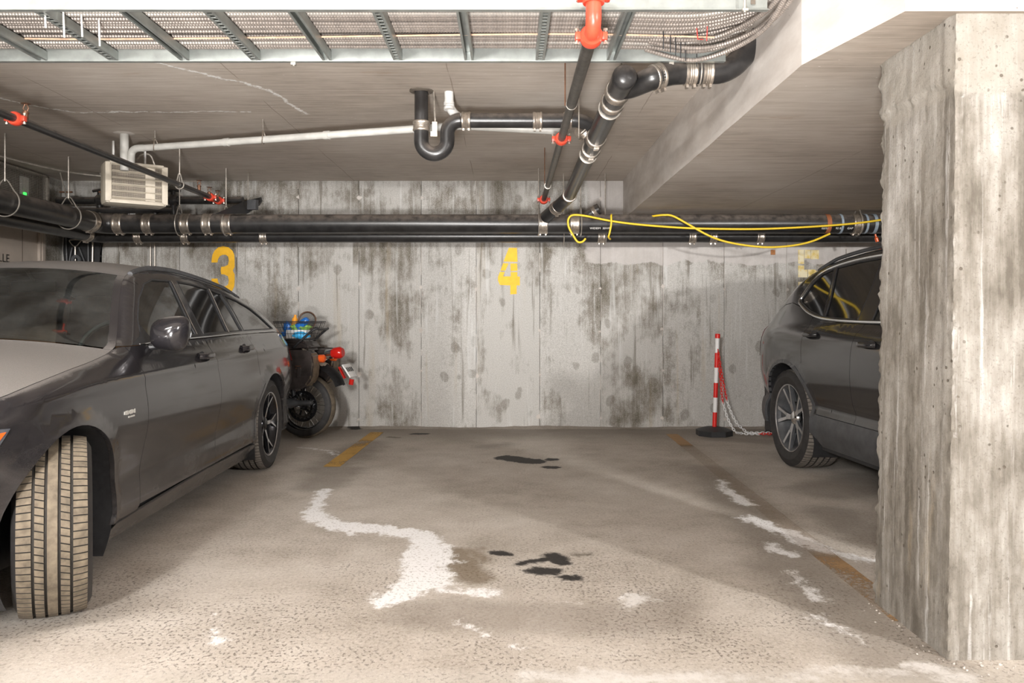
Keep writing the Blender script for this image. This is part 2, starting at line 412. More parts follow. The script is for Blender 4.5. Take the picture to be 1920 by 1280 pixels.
    wh = blobs(g, pd, seg([(610, 918, 585, 962, .04), (585, 965, 650, 990, .065), (650, 986, 790, 1002, .08), (790, 1002, 815, 1035, .07), (805, 1030, 790, 1095, .115),
        (795, 1095, 715, 1125, .06), (790, 1105, 925, 1113, .02), (560, 838, 625, 845, .012), (622, 848, 640, 856, .012), (640, 990, 660, 1000, .03),
        (1350, 900, 1368, 925, .03), (1368, 925, 1402, 945, .045), (1310, 912, 1350, 914, -.01), (1405, 972, 1460, 992, .055), (1455, 990, 1540, 1030, .055), (1530, 1028, 1640, 1052, .035),
        (1445, 1022, 1480, 1038, .03), (1480, 1068, 1535, 1125, .012), (1530, 1155, 1620, 1203, .008), (965, 1208, 990, 1212, .0), (985, 1212, 1000, 1245, -.006),
        (860, 1165, 900, 1190, -.008), (400, 1150, 408, 1205, .0), (1165, 1118, 1225, 1112, .0), (1030, 1125, 1085, 1128, -.012)]))
    brk = g.ma('ADD', g.ma('MULTIPLY_ADD', g.noise(g.stretch(p, 1, .6, 1), 26, 5, .75), .16, -.075), g.ma('MULTIPLY_ADD', g.noise(p, 6, 3), .10, -.05))
    wm = g.step(g.ma('ADD', wh, brk), .03, -.022)
    wm = g.ma('MULTIPLY', wm, g.ma('MULTIPLY_ADD', grit, -.45, 1))
    c = g.mix(g.ma('MULTIPLY', wm, .95), c, (.9, .89, .89))
    wh2 = blobs(g, pd, seg([(1000, 1268, 1300, 1272, .02), (1300, 1272, 1700, 1262, .01), (1180, 1130, 1200, 1120, .03), (1090, 1270, 1240, 1274, .04), (1730, 1250, 1800, 1270, .03)]))
    c = g.mix(g.ma('MULTIPLY', g.step(g.ma('ADD', wh2, brk), .05, -.03), .7), c, (.82, .8, .78))
    # paler drive lane in front of the bay
    lane = g.step(g.ma('ADD', y, g.ma('MULTIPLY', mid, .05)), 2.56, 2.5)
    c = g.mix(g.ma('MULTIPLY', lane, .3), c, (.5, .47, .43))
    h = g.ma('SUBTRACT', g.ma('MULTIPLY', fine, .6), g.ma('MULTIPLY', gm, .9))
    g.bump(h, .6, .004)
    om = g.step(oil, .02, -.02)
    return g.fin(c, g.ma('MULTIPLY_ADD', om, -.12, .86))

M = {}
M['wall'] = mat_wall(); M['ceil'] = mat_ceiling(); M['beam'] = mat_beam(); M['col'] = mat_column(); M['floor'] = mat_floor()
M['gapdark'] = basic('dark joint', (.12, .1, .08), .9)
M['iron'] = basic('black cast iron', (.022, .021, .021), .3, 0, .4, 12, .1, dust=.85, dustcol=(.20, .165, .14))
M['steel_pipe'] = basic('dark steel pipe', (.075, .068, .06), .38, .5, .4, 25, .15, dust=.5, dustcol=(.28, .24, .2))
M['galv'] = basic('galvanised steel', (.33, .35, .335), .42, .6, .22, 9, .05)
M['coup'] = basic('stainless coupling', (.52, .46, .4), .33, .85, .3, 40, .1, dust=.4)
M['flex'] = basic('armoured cable', (.27, .235, .21), .5, .35, .2, 30)
M['flexdark'] = basic('dark armoured cable', (.09, .08, .075), .42, .6, .2, 30)
M['flexwhite'] = basic('bright armoured cable', (.38, .35, .32), .5, .3, .15, 30)
M['red'] = basic('red fitting enamel', (.62, .06, .03), .35, 0, .2, 20, .1)
M['brass'] = basic('tarnished brass', (.2, .1, .06), .45, .6, .3)
M['wire'] = basic('galvanised rod', (.5, .46, .41), .4, .7, .25)
M['pvc'] = basic('grey pipe plastic', (.5, .49, .46), .4, 0, .15, 10)
M['whitepaint'] = basic('white plastic', (.8, .79, .77), .45, 0, .08)
M['heater'] = basic('beige heater enamel', (.56, .5, .41), .42, 0, .12, 15, dust=.2)
M['heatdark'] = basic('heater interior', (.07, .05, .035), .6)
M['yellowcord'] = basic('yellow cord jacket', (.85, .58, .03), .4, 0, .12, 60)
M['rubber'] = basic('tyre rubber', (.028, .026, .026), .62, 0, .3, 25)
M['groove'] = basic('tyre groove', (.03, .026, .022), .8)
M['tread'] = basic('dusty tread', (.15, .122, .088), .85, 0, .4, 28, .2)
M['tread2'] = basic('grey dusty tread', (.17, .15, .13), .85, 0, .3, 40, .2)
M['blackpl'] = basic('black plastic', (.025, .025, .027), .5, 0, .25, 40)
M['greypl'] = basic('grey plastic cladding', (.07, .072, .077), .48, 0, .3, 14)
M['glassblack'] = basic('privacy glass', (.012, .012, .012), .06, 0, .2, 10, Coat_Weight=.5)
M['chrome'] = basic('chrome', (.72, .73, .74), .14, 1, .06)
M['alloydark'] = basic('dark alloy', (.055, .055, .06), .25, .8, .2)
M['alloy'] = basic('machined alloy', (.62, .62, .64), .22, .9, .1)
M['tan'] = basic('tan leather', (.30, .135, .07), .5, 0, .15)
M['seatgrey'] = basic('dark seat cloth', (.06, .065, .065), .75, 0, .2)
M['dash'] = basic('dashboard', (.36, .43, .43), .6, 0, .15)  # pale teal puts the glare behind the windscreen into the dashboard colour
M['darklens'] = basic('dark tail lamp lens', (.10, .008, .008), .12, 0, .1)
M['redlens'] = basic('red lens', (.55, .015, .01), .15, 0, .1)
M['orange'] = basic('orange lens', (.85, .12, .02), .18, 0, .1)
M['lens'] = basic('headlamp lens', (.12, .13, .15), .1, .3, .3)
M['redpl'] = basic('red plastic', (.72, .02, .015), .4, 0, .08)
M['whitepl'] = basic('white plastic band', (.85, .85, .85), .4, 0, .05)
M['leather'] = basic('brown black leather', (.04, .033, .031), .25, 0, .3, 14, .1)
M['leatherside'] = basic('dusty leather side', (.16, .12, .08), .7, 0, .3, 20)
M['cloth'] = basic('cream cloth', (.62, .56, .47), .9, 0, .15, 25)
M['blue'] = basic('blue plastic', (.02, .16, .55), .3, 0, .2)
M['cyan'] = basic('bright blue foil', (.05, .4, .75), .35, 0, .3)
M['green'] = basic('green cloth', (.3, .55, .12), .6, 0, .2)
M['amber'] = basic('orange bottle', (.85, .35, .03), .4, 0, .1)
M['doorpaint'] = basic('beige door paint', (.42, .36, .31), .5, 0, .08, 6)
M['ink'] = basic('black lettering', (.01, .01, .01), .5)
M['greenlamp'] = basic('green pilot lamp', (.05, .8, .1), .4)
M['greenlamp'].node_tree.nodes['Principled BSDF'].inputs['Emission Color'].default_value = (.05, 1, .1, 1)
M['greenlamp'].node_tree.nodes['Principled BSDF'].inputs['Emission Strength'].default_value = 1.0

def mat_paint(name, base, dustamt, sidedust, dustcol):
    g = G(name); p = g.local(); q = g.pos()
    n = g.noise(p, 330, 2, .6); big = g.noise(p, 2.6, 5, .6); sw = g.noise(g.stretch(p, 1, 1, 2.6), 3.2, 5, .65, .8)
    c = g.mix(big, tuple(b*.7 for b in base), tuple(b*1.3 for b in base))
    up = g.step(g.xyz(g.nrm())[2], .84, .985)
    speck = g.step(n, .4, .62)
    f = g.ma('MULTIPLY', up, g.ma('MULTIPLY_ADD', speck, .4*dustamt, .55*dustamt))
    lx, ly, lz = g.xyz(p)
    low = g.ma('MULTIPLY', g.step(lz, 1.0, .2), g.step(sw, .15, .85))
    s = g.ma('MULTIPLY', low, sidedust)
    f = g.ma('MAXIMUM', f, g.ma('MULTIPLY', s, g.ma('MULTIPLY_ADD', speck, .3, .7)))
    c = g.mix(f, c, dustcol)
    rg = g.ma('MULTIPLY_ADD', f, .55, .16, clamp=True)
    return g.fin(c, rg, g.ma('MULTIPLY_ADD', f, -.35, .35), Coat_Weight=g.ma('MULTIPLY_ADD', f, -.9, .6, clamp=True), Coat_Roughness=.08)
M['paintA'] = mat_paint('dusty black metallic paint', (.026, .024, .027), .95, .34, (.28, .26, .245))
M['paintB'] = mat_paint('charcoal metallic paint', (.03, .03, .033), .3, .1, (.12, .115, .11))
def mat_glass(name, tint, dust, glossr=.02):
    g = G(name); t = g.t
    tr = g.node('ShaderNodeBsdfTransparent'); tr.inputs[0].default_value = tint+(1,)
    gl = g.node('ShaderNodeBsdfGlossy'); gl.inputs['Roughness'].default_value = glossr
    fr = g.node('ShaderNodeFresnel'); fr.inputs[0].default_value = 1.5
    m1 = g.node('ShaderNodeMixShader'); g.put(m1.inputs[0], g.ma('MULTIPLY_ADD', fr.outputs[0], 1.3, .03, clamp=True))
    t.links.new(tr.outputs[0], m1.inputs[1]); t.links.new(gl.outputs[0], m1.inputs[2])
    df = g.node('ShaderNodeBsdfDiffuse'); df.inputs[0].default_value = (.5, .52, .5, 1)
    p = g.local()
    sp = g.step(g.voro(p, 38), .13, .05); f = g.ma('MULTIPLY_ADD', sp, dust*2.2, dust)
    f = g.ma('MULTIPLY', f, g.step(g.noise(p, 5, 4), .2, .7))
    m2 = g.node('ShaderNodeMixShader'); g.put(m2.inputs[0], f)
    t.links.new(m1.outputs[0], m2.inputs[1]); t.links.new(df.outputs[0], m2.inputs[2])
    t.links.new(m2.outputs[0], g.out.inputs[0]); t.nodes.remove(g.p)
    return g.m
M['windscreen'] = mat_glass('windscreen glass', (.55, .68, .65), .055)
M['sideglass'] = mat_glass('green side glass', (.55, .74, .70), .05)
M['clear'] = mat_glass('clear lens', (.8, .8, .8), .1)
def mat_linepaint(name, col, wear_lo, wear_hi, sc=1.6, keep=None):
    g = G(name); p = g.pos(); t = g.t
    n = g.ma('ADD', g.ma('MULTIPLY', g.noise(p, sc, 3), .75), g.ma('MULTIPLY', g.noise(p, 45, 5, .75), .35))
    c = g.mix(g.noise(p, 12, 4), tuple(k*.7 for k in col), col)
    g.fin(c, .75)
    tr = g.node('ShaderNodeBsdfTransparent'); m = g.node('ShaderNodeMixShader')
    f = g.step(n, wear_lo, wear_hi)
    if keep:
        y = g.xyz(p)[1]; k = g.ma('MAXIMUM', g.step(y, keep[0]+.15, keep[0]-.1), g.step(y, keep[1]-.15, keep[1]+.1))
        f = g.ma('MAXIMUM', f, g.ma('MULTIPLY_ADD', k, -.85, .85))
    g.put(m.inputs[0], f)
    t.links.new(tr.outputs[0], m.inputs[2]); t.links.new(g.p.outputs[0], m.inputs[1]); t.links.new(m.outputs[0], g.out.inputs[0])
    return g.m
M['line_y'] = mat_linepaint('worn yellow line', (.62, .36, .08), .54, .66, 1.6)
M['line_o'] = mat_linepaint('faded tan line', (.47, .29, .14), .56, .7, 1.0, keep=(3.65, 6.9))
M['num'] = basic('yellow stencil paint', (.92, .5, .012), .6, 0, .08, 20)
def mat_num5():
    g = G('peeling pale stencil paint'); p = g.pos()
    c = g.ramp(g.noise(p, 11, 4, .6), [(.45, (.80, .72, .5)), (.6, (.72, .55, .2)), (.75, (.45, .32, .05))])
    c = g.mix(g.step(g.voro(p, 60), .12, .06), c, (.2, .17, .12))
    return g.fin(c, .7)
M['num5'] = mat_num5()

# ------------------------------------------------------------------ lamps of the garage
def tube_light(x, y, z, length, power, along='X', label=''):
    t = empty('ceiling_light', (x, y, z), 0 if along == 'X' else PI/2, label, 'light', 'fluorescent ceiling lights')
    b = NB(); box(b, (0, 0, .045), (length+.06, .1, .05), bev=.008); obj('housing', b, M['whitepaint'], t)
    b = NB(); tube(b, [(-length/2, 0, 0), (length/2, 0, 0)], .016, 12)
    m = bpy.data.materials.new('lit tube'); m.use_nodes = True; p = m.node_tree.nodes['Principled BSDF']
    p.inputs['Emission Color'].default_value = (1, .97, .93, 1); p.inputs['Emission Strength'].default_value = power
    obj('tube', b, m, t)
    b = NB(); box(b, (length/2+.015, 0, .01), (.02, .04, .06)); obj('socket', b, M['whitepaint'], t)
    b = NB(); box(b, (-length/2-.015, 0, .01), (.02, .04, .06)); obj('socket', b, M['whitepaint'], t)
    for s_ in (-1, 1):
        b = NB(); tube(b, [(s_*length/3, 0, .07), (s_*length/3, 0, 2.5-z)], .005, 6); obj('hanger_rod', b, M['wire'], t)
tube_light(-2.0, 1.5, 2.16, 1.2, 190, 'X', 'fluorescent tube lamp hung in front of the cable tray on the left')
tube_light(1.2, -1.5, 2.36, 1.2, 30, 'X', 'fluorescent tube lamp over the drive lane on the right')
tube_light(-1.8, -1.8, 2.36, 1.2, 40, 'X', 'fluorescent tube lamp over the drive lane on the left')
tube_light(4.2, -1.5, 2.36, 1.2, 40, 'X', 'fluorescent tube lamp over the drive lane at far right')

# ------------------------------------------------------------------ shell
XL, XR, YB = -4.52, 6.4, -5.0
def struct(name, bm, m, smooth=False): return tag(obj(name, bm, m, None, smooth), kind='structure')
b = NB(); box(b, ((XL+XR)/2, (YB+8.2)/2, -.1), (XR-XL+.6, 8.2-YB+.3, .2)); struct('floor', b, M['floor'])
b = NB(); box(b, ((XL+1.147)/2-.1, (YB+8.2)/2, 2.6), (1.147-XL+.2, 8.2-YB+.3, .2))
box(b, ((XR+1.147)/2+.1, (YB+2.6)/2, 2.6), (XR-1.147+.2, 2.6-YB+.1, .2))
struct('ceiling', b, M['ceil'])
# lower slab on the right with the widened end that meets the column
b = NB()
def wob(a, c_, n=14, amp=.006):
    out = []
    for i in range(n):
        t = i/n; x = a[0]+(c_[0]-a[0])*t; y = a[1]+(c_[1]-a[1])*t
        out.append((x+amp*noise.noise(Vector((y*3, x*2, 3))), y))
    return out
poly = wob((1.147, WALLY+.02), (1.147, 3.09), 40)+wob((1.147, 3.09), (1.28, 2.545), 8, .003)+[(1.28, 2.545), (XR+.1, 2.545), (XR+.1, WALLY+.02)]
prism(b, poly, .6, Matrix.Translation((0, 0, 2.11)))
for f in b.faces:
    if abs(f.normal.z) > .9 or f.calc_center_median().z < 2.12: f.material_index = 1
struct('ceiling_lower_slab', b, [M['beam'], M['ceil']])
b = NB(); box(b, (XL-.1, (YB+8.2)/2, 1.3), (.2, 8.2-YB+.3, 2.8)); wl = struct('wall_left', b, M['wall'])
b = NB(); box(b, (XR+.1, (YB+8.2)/2, 1.3), (.2, 8.2-YB+.3, 2.8)); struct('wall_right', b, M['wall'])
b = NB(); box(b, ((XL+XR)/2, YB-.1, 1.3), (XR-XL+.6, .2, 2.8)); struct('wall_front', b, M['beam'])
b = NB(); box(b, ((XL+XR)/2, 8.1, 1.3), (XR-XL+.6, .2, 2.8)); wb = struct('wall_back', b, M['gapdark'])
edges = [-4.52, -3.94, -3.33, -2.75, -2.13, -1.519, -.889, -.334, .307, .921, 1.551, 2.17, 2.8, 3.4, 4.0, 4.6, 5.2, 5.8, 6.4]
for i in range(len(edges)-1):
    x0, x1 = edges[i], edges[i+1]; b = NB(); dy = .003*random.uniform(-1, 1)
    box(b, ((x0+x1)/2, WALLY+.03+dy, 1.25), (x1-x0-.004, .06, 2.5), bev=.003)
    obj('concrete_panel', b, M['wall'], wb, False)
b = NB()
for x in edges[1:-1]:
    for z in (2.33, 1.427, .985, .555, .1):
        if random.random() < .2: continue
        r = random.uniform(.018, .04); n = 9; cx = x+random.uniform(-.012, .012); cz = z+random.uniform(-.03, .03)
        c = b.verts.new((cx, WALLY-.009, cz)); ring = []
        for k in range(n):
            a = 2*PI*k/n; rr = r*random.uniform(.7, 1.25); ring.append(b.verts.new((cx+rr*math.cos(a), WALLY+.004, cz+rr*math.sin(a)*.8)))
        for k in range(n): b.faces.new((c, ring[k], ring[(k+1) % n]))
tag(obj('mortar_patches', b, M['beam'], wb), kind='stuff')
# jagged mortar fins along the panel joints
b = NB()
for x in edges[1:-1]:
    z = .02
    while z < 2.48:
        h = random.uniform(.03, .22)
        if random.random() < .6:
            a = random.uniform(.002, .006)
            box(b, (x+random.uniform(-.006, .006), WALLY-.001, z+h/2), (a, random.uniform(.004, .01), h))
        z += h
tag(obj('joint_ridge', b, M['beam'], wb), kind='stuff')
# uneven foot of the wall where floor meets it
b = NB(); vs = []
n = 220
for i in range(n+1):
    x = XL+(XR-XL)*i/n; h = .012+.018*(noise.noise(Vector((x*1.2, 0, 0)))+.5)+.006*noise.noise(Vector((x*9, 0, 0)))
    vs.append((b.verts.new((x, WALLY-.05-.03*noise.noise(Vector((x*3, 5, 0))), .0)), b.verts.new((x, WALLY+.001, max(.004, h)))))
for i in range(n): b.faces.new((vs[i][0], vs[i+1][0], vs[i+1][1], vs[i][1]))
tag(obj('baseboard_back', b, M['floor']), kind='structure')

# ------------------------------------------------------------------ column
def column():
    cx0, cx1, cy0, cy1, z1 = 1.435, 1.95, 2.575, 3.09, 2.112
    b = NB(); per = []
    st = .012
    def side(p, q, normal, nn):
        for i in range(nn): per.append((p[0]+(q[0]-p[0])*i/nn, p[1]+(q[1]-p[1])*i/nn, normal, i/nn))
    n = 42
    side((cx0, cy1), (cx0, cy0), Vector((-1, 0, 0)), n); side((cx0, cy0), (cx1, cy0), Vector((0, -1, 0)), n)
    side((cx1, cy0), (cx1, cy1), Vector((1, 0, 0)), n//2); side((cx1, cy1), (cx0, cy1), Vector((0, 1, 0)), n//2)
    N = len(per); nz = int(z1/st); rows = []
    for k in range(nz+1):
        z = z1*k/nz; row = []
        for (x, y, nv, t) in per:
            e = min(t, 1-t)
            nv = Vector(nv)
            if e < .03:
                o = Vector((x-(cx0+cx1)/2, y-(cy0+cy1)/2, 0)); nv = Vector((math.copysign(1, o.x), math.copysign(1, o.y), 0)).normalized()
            q = Vector((x, y, z))
            d = .0025*noise.noise(q*18)+.002*noise.noise(q*45)
            if e < .06:
                w_ = 1-e/.06
                d += w_*(.011*noise.noise(q*9+Vector((3, 1, 2)))+.010*noise.noise(q*28)+.007*noise.noise(q*70)-.004)
            if abs(x-cx0) < .03 and abs(y-cy0) < .06: d += .004
            lim = 1.895+.03*noise.noise(Vector((x*6, y*6, 1)))+.016*noise.noise(Vector((x*25, y*25, 5)))
            if y < cy0+.02: lim -= .04
            if z > lim: d += .011+.002*noise.noise(q*12)
            s = .03*(z/z1)   # slight lean of the cast faces
            row.append(b.verts.new((x+nv.x*d+s, y+nv.y*d, z)))
        rows.append(row)
    for k in range(nz):
        for i in range(N): b.faces.new((rows[k][i], rows[k][(i+1) % N], rows[k+1][(i+1) % N], rows[k+1][i]))
    b.faces.new(rows[0]); b.faces.new(rows[-1])
    tag(obj('column', b, M['col'], None, True, 60), 'rough square concrete column with chipped edges at right foreground', 'column')
column()
b = NB()
for i in range(60):
    a = random.uniform(0, 1)
    if a < .65: x = 1.43+random.uniform(0, .5); y = 2.55-abs(random.gauss(0, .05))
    else: x = 1.42-abs(random.gauss(0, .03)); y = random.uniform(2.55, 3.1)
    r = random.uniform(.0015, .006)
    Mx = Matrix.Translation((x, y, r*.4)) @ Matrix.Rotation(random.uniform(0, 6), 4, Vector((random.random(), random.random(), 1)).normalized()) @ Matrix.Diagonal((r, r*.8, r*.6, 1))
    bmesh.ops.create_icosphere(b, subdivisions=1, radius=1, matrix=Mx)
tag(obj('concrete_rubble', b, M['beam'], None, False), 'crumbs of broken concrete at the foot of the column', 'rubble', kind='stuff')

# ------------------------------------------------------------------ floor lines and wall numbers
def flat_poly_obj(name, polys, y, m, label, cat, group=None, parent=None):
    b = NB()
    for poly in polys:
        prism(b, [(p[0], p[1]) for p in poly], .0022, Matrix.Translation((0, y, 0)) @ Matrix.Rotation(R(90), 4, 'X'))
    return tag(obj(name, b, m, parent, False), label, cat, group)
def line(x0, y0, x1, y1, wd, m, label):
    b = NB(); n = 50; L = []
    for i in range(n+1):
        t = i/n; x = x0+(x1-x0)*t; y = y0+(y1-y0)*t
        e = .004*noise.noise(Vector((y*9, x, 0)))
        L.append((b.verts.new((x-wd/2+e, y, .0025)), b.verts.new((x+wd/2+e, y, .0025)), b.verts.new((x-wd/2+e, y, .0005)), b.verts.new((x+wd/2+e, y, .0005))))
    for i in range(n):
        A, B = L[i], L[i+1]
        b.faces.new((A[0], A[1], B[1], B[0])); b.faces.new((A[0], B[0], B[2], A[2])); b.faces.new((A[1], A[3], B[3], B[1]))
    tag(obj('parking_line', b, m, None, False), label, 'marking')
line(-1.29, 7.68, -1.335, 5.9, .125, M['line_y'], 'worn yellow bay line on the floor left of the empty bay')
line(1.56, 7.55, 1.47, 2.9, .11, M['line_o'], 'faded tan bay line on the floor running to the column')
Z8 = lambda l: [wall_at(640+a/2.976, 430+c/2.976) for a, c in l]
flat_poly_obj('painted_number', [Z8([(935,103),(980,103),(983,181),(905,179)]), Z8([(903,188),(933,190),(915,230),(888,230)]), Z8([(943,190),(981,190),(983,230),(945,233)]),
    Z8([(885,237),(912,237),(903,262),(945,262),(945,238),(982,238),(982,262),(996,264),(996,312),(978,312),(978,360),(943,362),(943,312),(885,310),(874,285),(874,265)])],
    WALLY-.004, M['num'], 'yellow stencilled number 4 in the middle of the back wall', 'number')
up = [(180,555),(185,480),(200,400),(240,320),(320,250),(410,225),(520,250),(600,320),(635,400),(642,500),(642,640),(605,715)]
inn = [(300,555),(310,490),(345,430),(400,402),(470,402),(515,440),(527,520),(510,600),(440,635),(375,640),(362,715)]
full = up+[(a, 1430-c) for a, c in up[-2::-1]]+[(a, 1430-c) for a, c in inn[:-1]]+inn[::-1]
flat_poly_obj('painted_number', [[wall_at(380+a/10.66, 440+c/10.66) for a, c in full]], WALLY-.004, M['num'], 'yellow stencilled number 3 on the back wall above the wagon', 'number')
Z5 = lambda l: [wall_at(1430+a/5.565, 450+c/5.565) for a, c in l]
flat_poly_obj('painted_number', [Z5([(368,100),(430,100),(430,250),(368,245)]), Z5([(434,100),(498,102),(498,193),(434,190)]), Z5([(501,104),(585,104),(583,200),(501,200)]),
    Z5([(368,265),(430,265),(430,310),(465,308),(465,390),(368,388)]), Z5([(470,306),(545,308),(590,360),(590,470),(560,520),(500,520),(500,460),(520,440),(520,400),(470,392)]), Z5([(368,435),(418,435),(425,480),(490,480),(490,525),(400,525),(368,500)])],
    WALLY-.004, M['num5'], 'pale peeling stencilled number 5 on the wall behind the dark SUV', 'number')
b = NB(); box(b, (wall_at(1449, 473)[0], WALLY-.006, wall_at(1449, 473)[1]), (.045, .012, .05), bev=.004)
tag(obj('junction_plate', b, basic('rust', (.4, .17, .06), .8, 0, .3, 30)), 'small rusty plate on the back wall left of the pale number 5', 'plate')
# ------------------------------------------------------------------ cable tray
TY0, TY1, TZ = 3.04, 3.62, 2.30
t = empty('cable_tray', (0, TY0, TZ), 0, 'galvanised ladder cable tray full of cables across the ceiling', 'cable tray')
L0, L1 = -4.45, 0.995
def chan(b, y, side):
    # rail: web with two flanges, side=+1 opens towards +y
    box(b, ((L0+L1)/2, y-TY0, .055), (L1-L0, .003, .11)); 
    for z in (0, .11): box(b, ((L0+L1)/2, y-TY0+side*.012, z), (L1-L0, .024, .003))
b = NB(); chan(b, TY0-.002, -1); obj('rail', b, M['galv'], t, False)
b = NB(); chan(b, TY1+.002, 1); obj('rail', b, M['galv'], t, False)
b = NB(); box(b, (L1-.06, TY0-.02-TY0, .03), (.018, .002, .018)); obj('bolt_hole', b, M['gapdark'], t, False)
b = NB(); box(b, (L1-.06, TY1-TY0-.001, .05), (.015, .004, .015)); obj('bolt_hole', b, M['gapdark'], t, False)
rx = [-4.43+.3265*i for i in range(17)]
def rung(kind):
    b = NB(); ln = TY1-TY0-.002; y = ln/2
    # strut channel 41 x 21: closed face sideways/down with slots
    if kind == 0:
        nS = 17; d = ln/nS
        box(b, (-.0, y, .0395), (.041, ln, .002)); box(b, (.0195, y, .02), (.002, ln, .041)); box(b, (-.0195, y, .02), (.002, ln, .041))
        # slotted bottom
        box(b, (-.0150, y, .0), (.011, ln, .002)); box(b, (.0150, y, .0), (.011, ln, .002))
        for i in range(nS+1): box(b, (0, min(max(i*d, .006), ln-.006), 0), (.020, .014, .002))
    else:
        box(b, (0, y, .0395), (.041, ln, .002)); box(b, (.0195, y, .02), (.002, ln, .041)); box(b, (-.0195, y, .02), (.002, ln, .041))
        box(b, (-.0155, y, .0), (.010, ln, .002)); box(b, (.0155, y, .0), (.010, ln, .002)); 
        box(b, (-.0115, y, .005), (.002, ln, .009)); box(b, (.0115, y, .005), (.002, ln, .009))
    return b
me = [None, None]
for i, x in enumerate(rx[:-1]):
    k = 1 if i % 2 else 0
    if me[k] is None: o = obj('rung', rung(k), M['galv'], t, False); me[k] = o
    else: o = me[k].copy(); COL.objects.link(o); o.parent = t
    o.location = (x, 0, .002)
# threaded rods carrying the tray
for x, y in ((-3.6, TY1+.03), (-1.0, TY1+.03), (.75, TY1+.03), (-2.0, TY0-.03), (.9, TY0-.03)):
    b = NB(); tube(b, [(x, y-TY0, -.015), (x, y-TY0, .2)], .005, 8); box(b, (x, y-TY0, -.006), (.022, .022, .01)); obj('hanger_rod', b, M['wire'], t)
# armoured cables
def corr(b, pts, r, pitch=.0125, seg=8):
    pts = [Vector(p) for p in pts]; D = [0]
    for i in range(1, len(pts)): D.append(D[-1]+(pts[i]-pts[i-1]).length)
    n = int(D[-1]/pitch); P = []; Rr = []; j = 0
    for k in range(n*2):
        s = k*pitch/2
        while j < len(D)-2 and D[j+1] < s: j += 1
        f = (s-D[j])/max(1e-6, D[j+1]-D[j]); P.append(pts[j].lerp(pts[j+1], min(1, f))); Rr.append(r*(1.0 if k % 2 else .72))
    tube(b, P, Rr, seg)
def cable_path(y, z, seed, amp=.006, x1=1.09):
    ctrl = []
    x = -4.45
    while x < x1+.1:
        ctrl.append((min(x, x1), y+amp*noise.noise(Vector((x*.9, seed, 0)))*2, z+.004*noise.noise(Vector((x, seed, 4)))+max(0, min(x, x1)-.9)*.35)); x += .35
    return smooth_path(ctrl, 6)
proto = []
for s in range(3):
    b = NB(); corr(b, [Vector(p)-Vector((0, 3.3, 2.355)) for p in cable_path(3.3, 2.355, s*7.7)], .0105)
    proto.append(b)
mesh = []
for s, bb in enumerate(proto):
    for mm in ('flex', 'flexdark', 'flexwhite'):
        mesh.append((s, mm))
src = {}
cabs = []
ys = [3.065+.0235*i for i in range(24)]
for i, y in enumerate(ys):
    mm = 'flexdark' if i in (15, 16) else ('flexwhite' if i in (5, 6, 20) else 'flex')
    if i in (16,): continue
    s = i % 3; key = (s, mm)
    if key not in src:
        bb = proto[s].copy(); o = obj('armoured_cable', bb, M[mm]); src[key] = o
    else: o = src[key].copy(); COL.objects.link(o)
    o.location = (0, y, 2.356+(.004 if i % 2 else 0))
    if mm == 'flexdark': tag(o, 'dark armoured cable lying among the pale ones on the cable tray', 'cable', 'armoured cables on the tray')
    elif mm == 'flexwhite': tag(o, 'brighter corrugated metal armoured cable lying on the cable tray', 'cable', 'bright armoured cables on the tray')
    else: tag(o, 'corrugated metal armoured cable lying flat along the cable tray', 'cable', 'armoured cables on the tray')
for bb in proto: bb.free()
# second loose layer above, partly seen through the gaps
for i in range(22):
    y = 3.077+.0238*i; s = i % 3; o = src[(s, 'flex')].copy(); COL.objects.link(o); o.location = (0, y, 2.379+(.003 if i % 2 else 0))
    tag(o, 'corrugated metal armoured cable lying flat along the cable tray', 'cable', 'armoured cables on the tray')
b = NB(); tube(b, smooth_path([(-4.45, 3.45, 2.343), (-3.2, 3.47, 2.343), (-2.6, 3.43, 2.343), (-1.9, 3.46, 2.343), (-1.0, 3.44, 2.344), (.2, 3.40, 2.344), (.9, 3.44, 2.344)], 6), .004, 6)
tag(obj('thin_wire', b, basic('peach wire', (.75, .5, .35), .5)), 'thin peach coloured wire laid over the cable tray', 'wire')
# cables leaving the tray at its right end, sweeping up along the slab edge
for k, (yy, zz, rr) in enumerate(((3.50, 2.32, .0), (3.56, 2.325, .03), (3.60, 2.30, .06), (3.47, 2.345, .085))):
    c = [(.62, yy, 2.345), (.80, yy+.005, zz), (.93-rr*.3, yy-.03, zz), (1.04-rr*.4, yy-.18, zz+.01), (1.085-rr*.4, yy-.38, zz+.02), (1.09-rr*.4, yy-.62, zz+.07), (1.09-rr*.4, yy-.82, zz+.13)]
    b = NB(); corr(b, smooth_path(c, 8), .0115)
    tag(obj('armoured_cable', b, M['flex']), ('front', 'second', 'third', 'innermost')[k]+' armoured cable curving off the right end of the cable tray beside the slab edge', 'cable', 'cables leaving the tray')
b = NB()
for x in (.66, .70, .73, .76, .79, .86):
    tube(b, [(x, 3.3+(x-.6)*1.2, 2.37), (x, 3.3+(x-.6)*1.2, 2.27)], .0025, 5)
tag(obj('cable_ties', b, M['blackpl']), 'dangling black cable tie tails at the right end of the cable tray', 'cable ties', kind='stuff')
b = NB()
for i in range(4):
    x = -1.83+.045*i; tube(b, [(x, 3.1+.05*i, 2.35), (x+.004, 3.1+.05*i, 2.27-.02*(i % 2)-.01)], .0035, 5)
tag(obj('cable_ties', b, M['whitepaint']), 'white cable tie tails hanging under the cable tray at upper left', 'cable ties', kind='stuff')
b = NB(); tube(b, [(.79, 3.32, 2.34), (.80, 3.34, 2.30), (.83, 3.37, 2.31)], .002, 5); tube(b, [(.83, 3.30, 2.34), (.835, 3.33, 2.29)], .002, 5)
